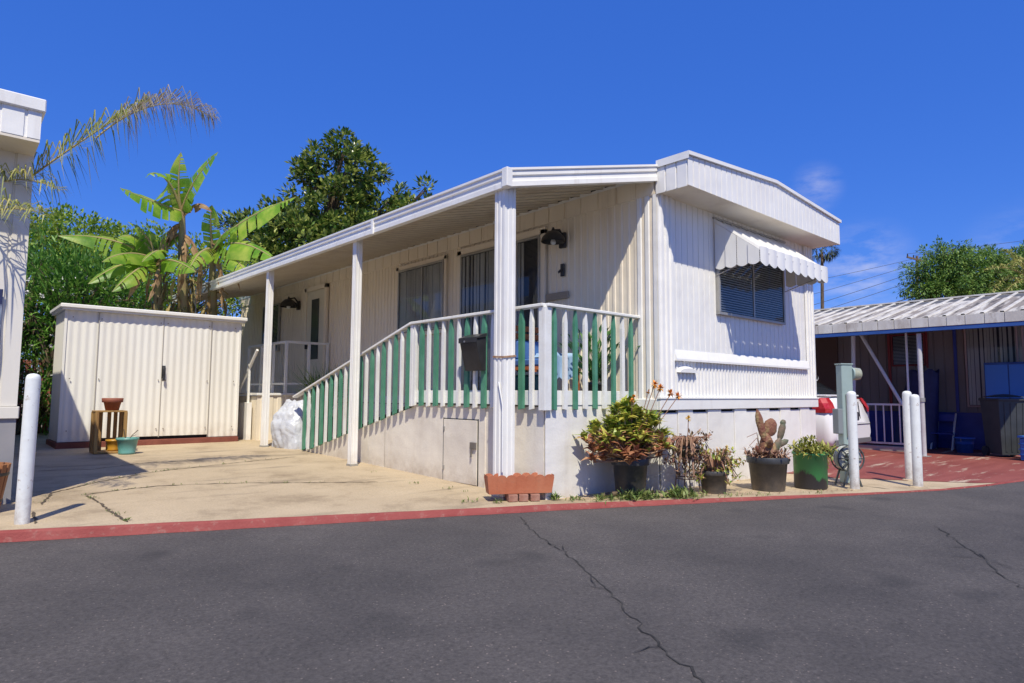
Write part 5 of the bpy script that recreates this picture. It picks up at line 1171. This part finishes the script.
for (u,v,r,z) in ((9.58,-.88,.045,2.37),(9.58,-3.0,.045,2.37),(9.58,3.4,.045,2.37)):
    mb = MB(); mb.tube([(u,v,-.06),(u,v,z)], r, 12); o = cpp(mb, 'post', mat('galvanised_pole', (.50,.50,.52), .5, (.42,.40,.42), 6.))
    mb = MB(); mb.tube([(u,v,1.02),(u,v,1.10)], r*1.35, 12); mb.box(u-.1,u+.1,v-.1,v+.1,-.055,-.03,.004); cpp(mb, 'collar', M_alum, o)
mb = MB(); mb.tube([(10.35,.52,2.6),(10.35,-.30,.95)], .035, 8); mb.tube([(10.35,.62,2.62),(10.35,.66,1.2)], .045, 8); mb.tube([(10.1,-.50,2.62),(10.1,-.50,-.05)], .022, 8); cpp(mb, 'brace', mat('white_tube', (.62,.62,.64), .5))
rl = thing('metal_railing', 'low white metal railing between the car and the right carport', 'railing', (10.45,.2,-.05)); RLB = V((10.45,.2,-.05))
mb = MB(); mb.bar((10.45,.75,.95),(10.45,-.38,.95),.04,.04); mb.bar((10.45,.75,.12),(10.45,-.38,.12),.04,.04)
v = .72
while v > -.38: mb.bar((10.45,v,.12),(10.45,v,.95),.022,.022); v -= .155
rel(mb.build('rail_bars', M_trim, rl), RLB)
mb = MB(); mb.box(10.38,10.55,-.45,.9,-.05,.06,.01); tag(mb.build('concrete_edging', mat('pale_concrete', (.5,.46,.4), .8, (.42,.38,.33), 3.)), 'low pale concrete edging under the metal railing', 'edging')
# bins and clutter under the carport
def bin_(label, loc, m, w_, d_, h_, rz, cat='bin', name='wheelie_bin'):
    t = thing(name, label, cat, loc, rz=rz); mb = MB(); b_, tp_ = .82, 1.
    A_ = [V((sx*w_/2*b_, sy*d_/2*b_, .06)) for sx, sy in ((-1,-1),(1,-1),(1,1),(-1,1))]; B_ = [V((sx*w_/2, sy*d_/2, h_)) for sx, sy in ((-1,-1),(1,-1),(1,1),(-1,1))]
    for i in range(4): j = (i+1) % 4; mb.face([A_[i],A_[j],B_[j],B_[i]])
    mb.face(A_[::-1]); mb.face(B_)
    for x in (-.3,-.1,.1,.3):
        mb.bar(V((x*w_*.9,-d_/2*b_*1.01,.12)), V((x*w_,-d_/2*.99,h_*.92)), .03,.02, V((0,1,0)))
    mb.box(-w_/2-.02,w_/2+.02,-d_/2-.03,d_/2+.02,h_-.05,h_-.001,.01); mb.build('bin_body', m, t)
    l = MB(); rows = []
    for i in range(7):
        y = -d_/2-.05+(d_+.1)*i/6; rows.append([V((x, y, h_+.015+.07*cos((y)/d_*2.6)*cos(x/w_*2.6))) for x in [(-w_/2-.04)+(w_+.08)*j/6 for j in range(7)]])
    l.grid(rows); l.build('lid', m, t)
    for sx in (-1,1):
        wmb = MB(); wmb.tube([(sx*w_*.40,d_/2*.8,.1),(sx*(w_*.40+.05),d_/2*.8,.1)], .1, 14); wmb.build('wheel', M_blk, t)
    return t
bin_('large dark wheelie bin under the right carport', (10.85,-1.95,-.05), mat('dark_grey_bin', (.035,.04,.045), .5, (.05,.055,.06), 4.), .56,.60,1.15, -.85)
def bucket(label, loc, r, h, m):
    t = thing('bucket', label, 'bucket', loc); mb = MB(); mb.lathe((0,0,0), [(.001,0),(r*.78,0),(r,h),(r*1.05,h),(r*1.05,h-.02),(r*.97,h-.02),(r*.93,h*.6),(.001,.02)], 22); mb.build('pail', m, t)
    hd = MB(); hd.tube([V((r*1.03*cos(pi*k/12), .02, h-.02-r*.9*sin(pi*k/12)*.8)) for k in range(13)], .006, 5); hd.build('handle', M_alum, t)
bucket('blue plastic bucket on the floor beside the dark bin', (11.3,-1.15,-.05), .18,.32, mat('blue_plastic', (.03,.10,.40), .4))
bx2 = thing('storage_crate', 'bright blue plastic crate at the right edge of the frame', 'crate', (10.32,-2.62,-.05), rz=-.4)
mb = MB(); mb.box(-.3,.3,-.25,.25,0,.42,.02)
for z in (.1,.2,.3): mb.box(-.31,.31,-.26,.26,z,z+.02,.004)
mb.build('crate_body', mat('bright_blue_plastic', (.03,.14,.48), .4), bx2); mb = MB(); mb.box(-.32,.32,-.27,.27,.42,.46,.01); mb.build('rim', mat('bright_blue_plastic2', (.04,.18,.55), .4), bx2)
potted('potted_plant', 'small potted plant standing on the bright blue crate', (10.32,-2.62,.41), .12,.16, M_terra, M_yel, 60,.14,.03, 77, .8,.8)
cb = thing('storage_cabinet', 'tall blue cabinet against the right home under the carport', 'cabinet', (11.9,-1.9,-.05)); mb = MB(); mb.box(-.25,.25,-.42,.42,0,1.9,.01); mb.build('cabinet_body', mat('mid_blue_paint', (.02,.08,.28), .5, (.015,.05,.20), 2.), cb)
mb = MB(); mb.box(-.262,-.252,-.40,-.01,.05,1.85,.003); mb.box(-.262,-.252,.01,.40,.05,1.85,.003); mb.build('door', mat('mid_blue_paint2', (.04,.18,.55), .45), cb); mb = MB(); mb.box(-.28,-.263,-.04,-.02,.9,1.05); mb.box(-.28,-.263,.02,.04,.9,1.05); mb.build('handle', M_alum, cb)
cbx = thing('covered_bicycle', 'object under a dark navy cover beside the carport poles', 'covered item', (11.9,-.05,-.05)); cv = MB(); rows = []
for i in range(13):
    t = i/12; rows.append([V((( .26-.12*t)*cos(2*pi*j/28)*(1+.06*sin(j*1.7+3*t)), (.45-.15*t)*sin(2*pi*j/28)*(1+.05*sin(j*2.3))-.25*t, 1.75*t**.8+.05*sin(j+4*t))) for j in range(28)])
cv.grid(rows, True); cv.face(rows[-1]); cv.build('cover', mat('navy_tarp', (.01,.015,.08), .6, (.02,.025,.12), 4.), cbx)
fc_ = thing('folding_chair', 'folded chair with pale legs leaning against the blue skirting', 'chair', (11.95,-.62,-.05))
mb = MB()
for y in (-.2,.2): mb.bar((-.25,y,0),(.2,y,.8),.03,.03); mb.bar((0,y*.8,0),(.25,y*.8,.7),.03,.03)
mb.build('leg', mat('pale_metal', (.55,.52,.5), .5), fc_); mb = MB(); mb.bar((-.05,-.2,.36),(-.05,.2,.36),.3,.02); mb.build('seat', M_navy, fc_); mb = MB(); mb.bar((.18,-.2,.7),(.18,.2,.7),.02,.15); mb.build('backrest', M_navy, fc_)

# ---------------------------------------------------------------- car
CR = thing('parked_car', 'white car parked beyond the home with its red tail light showing', 'car', (8.5,.02,-.05)); 
M_car = mat('white_car_paint', (.80,.80,.81), .22, (.77,.77,.78), 2.); M_cgl = mat('dark_car_glass', (.02,.025,.03), .08); M_tyre = mat('tyre_rubber', (.02,.02,.02), .8)
def loft(st, n=20, close_ends=True):
    mb = MB(); rows = []
    for (y, hw, zb_, zt_, ht) in st:   # half width at belt, bottom z, top z, half width at top
        row = []
        P = [(-hw*.93,zb_),(-hw*1.0,zb_+.10),(-hw*1.0,zb_+(zt_-zb_)*.5),(-hw*.97,zb_+(zt_-zb_)*.82),(-ht,zt_-.02),(-ht*.6,zt_),(0,zt_+.012),(ht*.6,zt_),(ht,zt_-.02),(hw*.97,zb_+(zt_-zb_)*.82),(hw,zb_+(zt_-zb_)*.5),(hw,zb_+.10),(hw*.93,zb_)]
        rows.append([V((x,y,z)) for x, z in P])
    mb.grid(rows, True); mb.face(rows[0]); mb.face(rows[-1][::-1]); return mb
loft([(-.02,.86,.34,.66,.84),(.04,.94,.26,.80,.90),(.08,.97,.24,1.02,.86),(.16,.985,.22,1.13,.82),(.5,1.0,.22,1.16,.84),(1.0,1.0,.22,1.08,.92),(2.6,1.0,.22,1.06,.93),(3.6,.99,.22,1.02,.88),(4.4,.95,.24,.88,.84),(4.75,.85,.30,.72,.75)]).build('body', M_car, CR)
loft([(.42,.80,1.10,1.20,.70),(.95,.82,1.05,1.52,.66),(1.3,.82,1.02,1.56,.68),(2.4,.82,1.02,1.55,.68),(2.9,.80,1.02,1.44,.64),(3.6,.78,.98,1.06,.70)]).build('windows', M_cgl, CR)
loft([(.92,.70,1.50,1.545,.66),(1.3,.72,1.54,1.60,.66),(2.4,.72,1.53,1.59,.66),(2.85,.70,1.44,1.50,.62)]).build('roof', M_car, CR)
for sx in (-1,1):
    mb = MB()
    rows = []
    for (z, xo, xi, y1) in ((.86,.98,.84,.03),(.94,.99,.78,.03),(1.04,.985,.74,.08),(1.14,.95,.76,.14)):
        rows.append([V((sx*(xo+.014),y1+.46-.25*(1.14-z),z)), V((sx*(xo+.012),y1+.08,z)), V((sx*(xo-.05),y1-.005,z)), V((sx*xi,y1-.012,z))])
    mb.grid(rows, smooth=False); mb.build('tail_light', mat('red_tail_lens', (.40,.012,.02), .12, (.50,.05,.06), 14.), CR)
    pass
    for y in (.95,3.75):
        wmb = MB(); wmb.tube([(sx*.80,y,.32),(sx*1.0,y,.32)], .32, 24); wo = wmb.build('wheel', M_tyre, CR); r2 = MB(); r2.tube([(sx*.99,y,.32),(sx*1.012,y,.32)], .2, 20); r2.build('rim', mat('alloy', (.5,.5,.52), .3, metal=.8), wo)
mb = MB(); mb.box(-.30,.30,-.02,.045,.70,.86,.01); mb.build('plate_recess', mat('dark_trim', (.05,.05,.06), .4), CR); mb = MB(); mb.box(-.17,.17,-.030,-.021,.71,.84,.004); mb.build('number_plate', mat('pale_plate', (.55,.56,.60), .4), CR)
mb = MB(); mb.bar((-.86,-.022,.62),(.86,-.022,.62),.012,.012); mb.bar((-.42,-.0,.64),(-.46,.06,1.06),.012,.012); mb.bar((.42,-.0,.64),(.46,.06,1.06),.012,.012); mb.build('boot_seam', M_dark, CR); mb = MB(); mb.box(-.80,.80,.16,.34,1.17,1.20,.012); mb.build('spoiler', M_car, CR)
mb = MB(); mb.box(-.86,.86,-.03,.05,.24,.36,.02); mb.build('bumper_lower', mat('grey_bumper', (.14,.14,.15), .5), CR)

# ---------------------------------------------------------------- far trees, pole and wires
tree('pepper_tree', 'broad feathery green tree rising behind the right carport roof', M_pepper,
     [(pt(950,268,45),2.2,.8),(pt(925,278,45),1.7,.8),(pt(975,275,45),2.2,.8),(pt(947,252,44.6),1.0,.7),(pt(1000,285,45.5),2.6,.8),(pt(992,258,46),1.0,.6),(pt(1040,275,46),3.0,.7),(pt(925,295,44.5),1.0,.9),(pt(950,300,44),2.4,.7),(pt(1015,262,46),1.3,.6)], ground_pt(965,45.5,0), 800, 50, .42, .26, .09, 21, .35, .05, upb=-.3, shell=.3)
pg = pt(1030,400,38); pg.z = 0; rp = thing('palm_tree', 'yellow green feather palm at the right edge over the carport', 'palm tree', pg); tk = MB(); c = pt(1030,278,38); tk.tube([pg, (pg+c)/2, c], [.28,.22,.2], 10); rel(tk.build('trunk', M_bark, rp), pg)
lm = MB(); rm = MB()
for i, (mx_, my_, ex, ey, dd) in enumerate(((1005,262,985,270,-.6),(1000,275,992,292,-1),(1015,255,1003,250,0),(1020,250,1012,268,-1.5),(1045,245,1075,260,0),(1030,245,1040,235,.5),(1010,280,1002,300,-1.2),(1050,270,1070,290,-.5))):
    frond(lm, rm, c, pt(mx_,my_,38+dd*.6), pt(ex,ey,38+dd), 34, .9, 60+i, lw=.07, droop=.6, rr=.05)
rel(lm.build('leaflets', M_palm, rp), pg); rel(rm.build('frond_rib', M_palmrib, rp), pg)
pg = pt(822,400,62); pg.z = 0; fp = thing('palm_tree', 'thin trunked fan palm far behind the home and its awning', 'palm tree', pg); tk = MB(); c = pt(822,252,62); tk.tube([pg, (pg+c)/2+V((.1,0,0)), c], [.24,.17,.14], 8); rel(tk.build('trunk', M_bark, fp), pg)
lm = MB(); rnd = random.Random(70)
for k in range(60):
    d = rdir(rnd,.15); p = c + d*.5; q0 = c + V((d.x*1.5,d.y*1.5,d.z*1.1+.1))
    for j in range(7): leaf(lm, q0-d*.5, d+rdir(rnd)*.8-V((0,0,.3)), V((0,0,1)), .8, .09, .5)
rel(lm.build('fan_leaves', mat('dark_palm_leaves', (.02,.04,.02), .6, (.08,.10,.05), island=True), fp), pg)
pg = pt(917,400,60); pg.z = 0; up_ = thing('utility_pole', 'wooden utility pole with crossarm standing by the feathery tree', 'utility pole', pg); c = pt(917,256,60)
mb = MB(); mb.tube([pg, c], [.16,.12], 8); rel(mb.build('pole', M_bark, up_), pg)
a_, b_ = pt(907,257,60), pt(927,262,60); mb = MB(); mb.bar(a_, b_, .14,.14); rel(mb.build('crossarm', M_bark, up_), pg)
ins = MB(); PINS = []
for t in (.03,.33,.66,.97): p = a_.lerp(b_, t); PINS.append(p+V((0,0,.32))); ins.tube([p+V((0,0,.08)), p+V((0,0,.34))], [.07,.04], 6)
rel(ins.build('insulator', M_blk, up_), pg)
M_wire = mat('wire_black', (.05,.055,.07), .6)
WL = [((700,300,60),(917,258,60),.018,'topmost'),((700,322,60),(915,264,60),.018,'second'),((700,336,60),(915,272,60),.022,'third'),((700,345,60),(915,280,60),.022,'fourth'),((700,352,60),(916,296,60),.045,'thick lowest')]
for i, (p, q, r, nm) in enumerate(WL):
    mb = MB(); P_, Q_ = pt(*p), pt(*q); mid = (P_+Q_)/2-V((0,0,.5)); mb.tube([P_*(1-t)**2+mid*2*t*(1-t)+Q_*t*t for t in [k/16 for k in range(17)]], r, 5)
    tag(mb.build('power_line', M_wire), nm+' overhead wire running left from the utility pole', 'wire', 'overhead wires left of the pole')
for i, (yy, nm) in enumerate(((222,'upper'),(235,'middle'),(246,'lower'))):
    mb = MB(); P_, Q_ = PINS[i], pt(1150,yy,58); mid = (P_+Q_)/2-V((0,0,.4)); mb.tube([P_*(1-t)**2+mid*2*t*(1-t)+Q_*t*t for t in [k/16 for k in range(17)]], .018, 5)
    tag(mb.build('power_line', M_wire), nm+' overhead wire running right above the feathery tree', 'wire', 'overhead wires right of the pole')
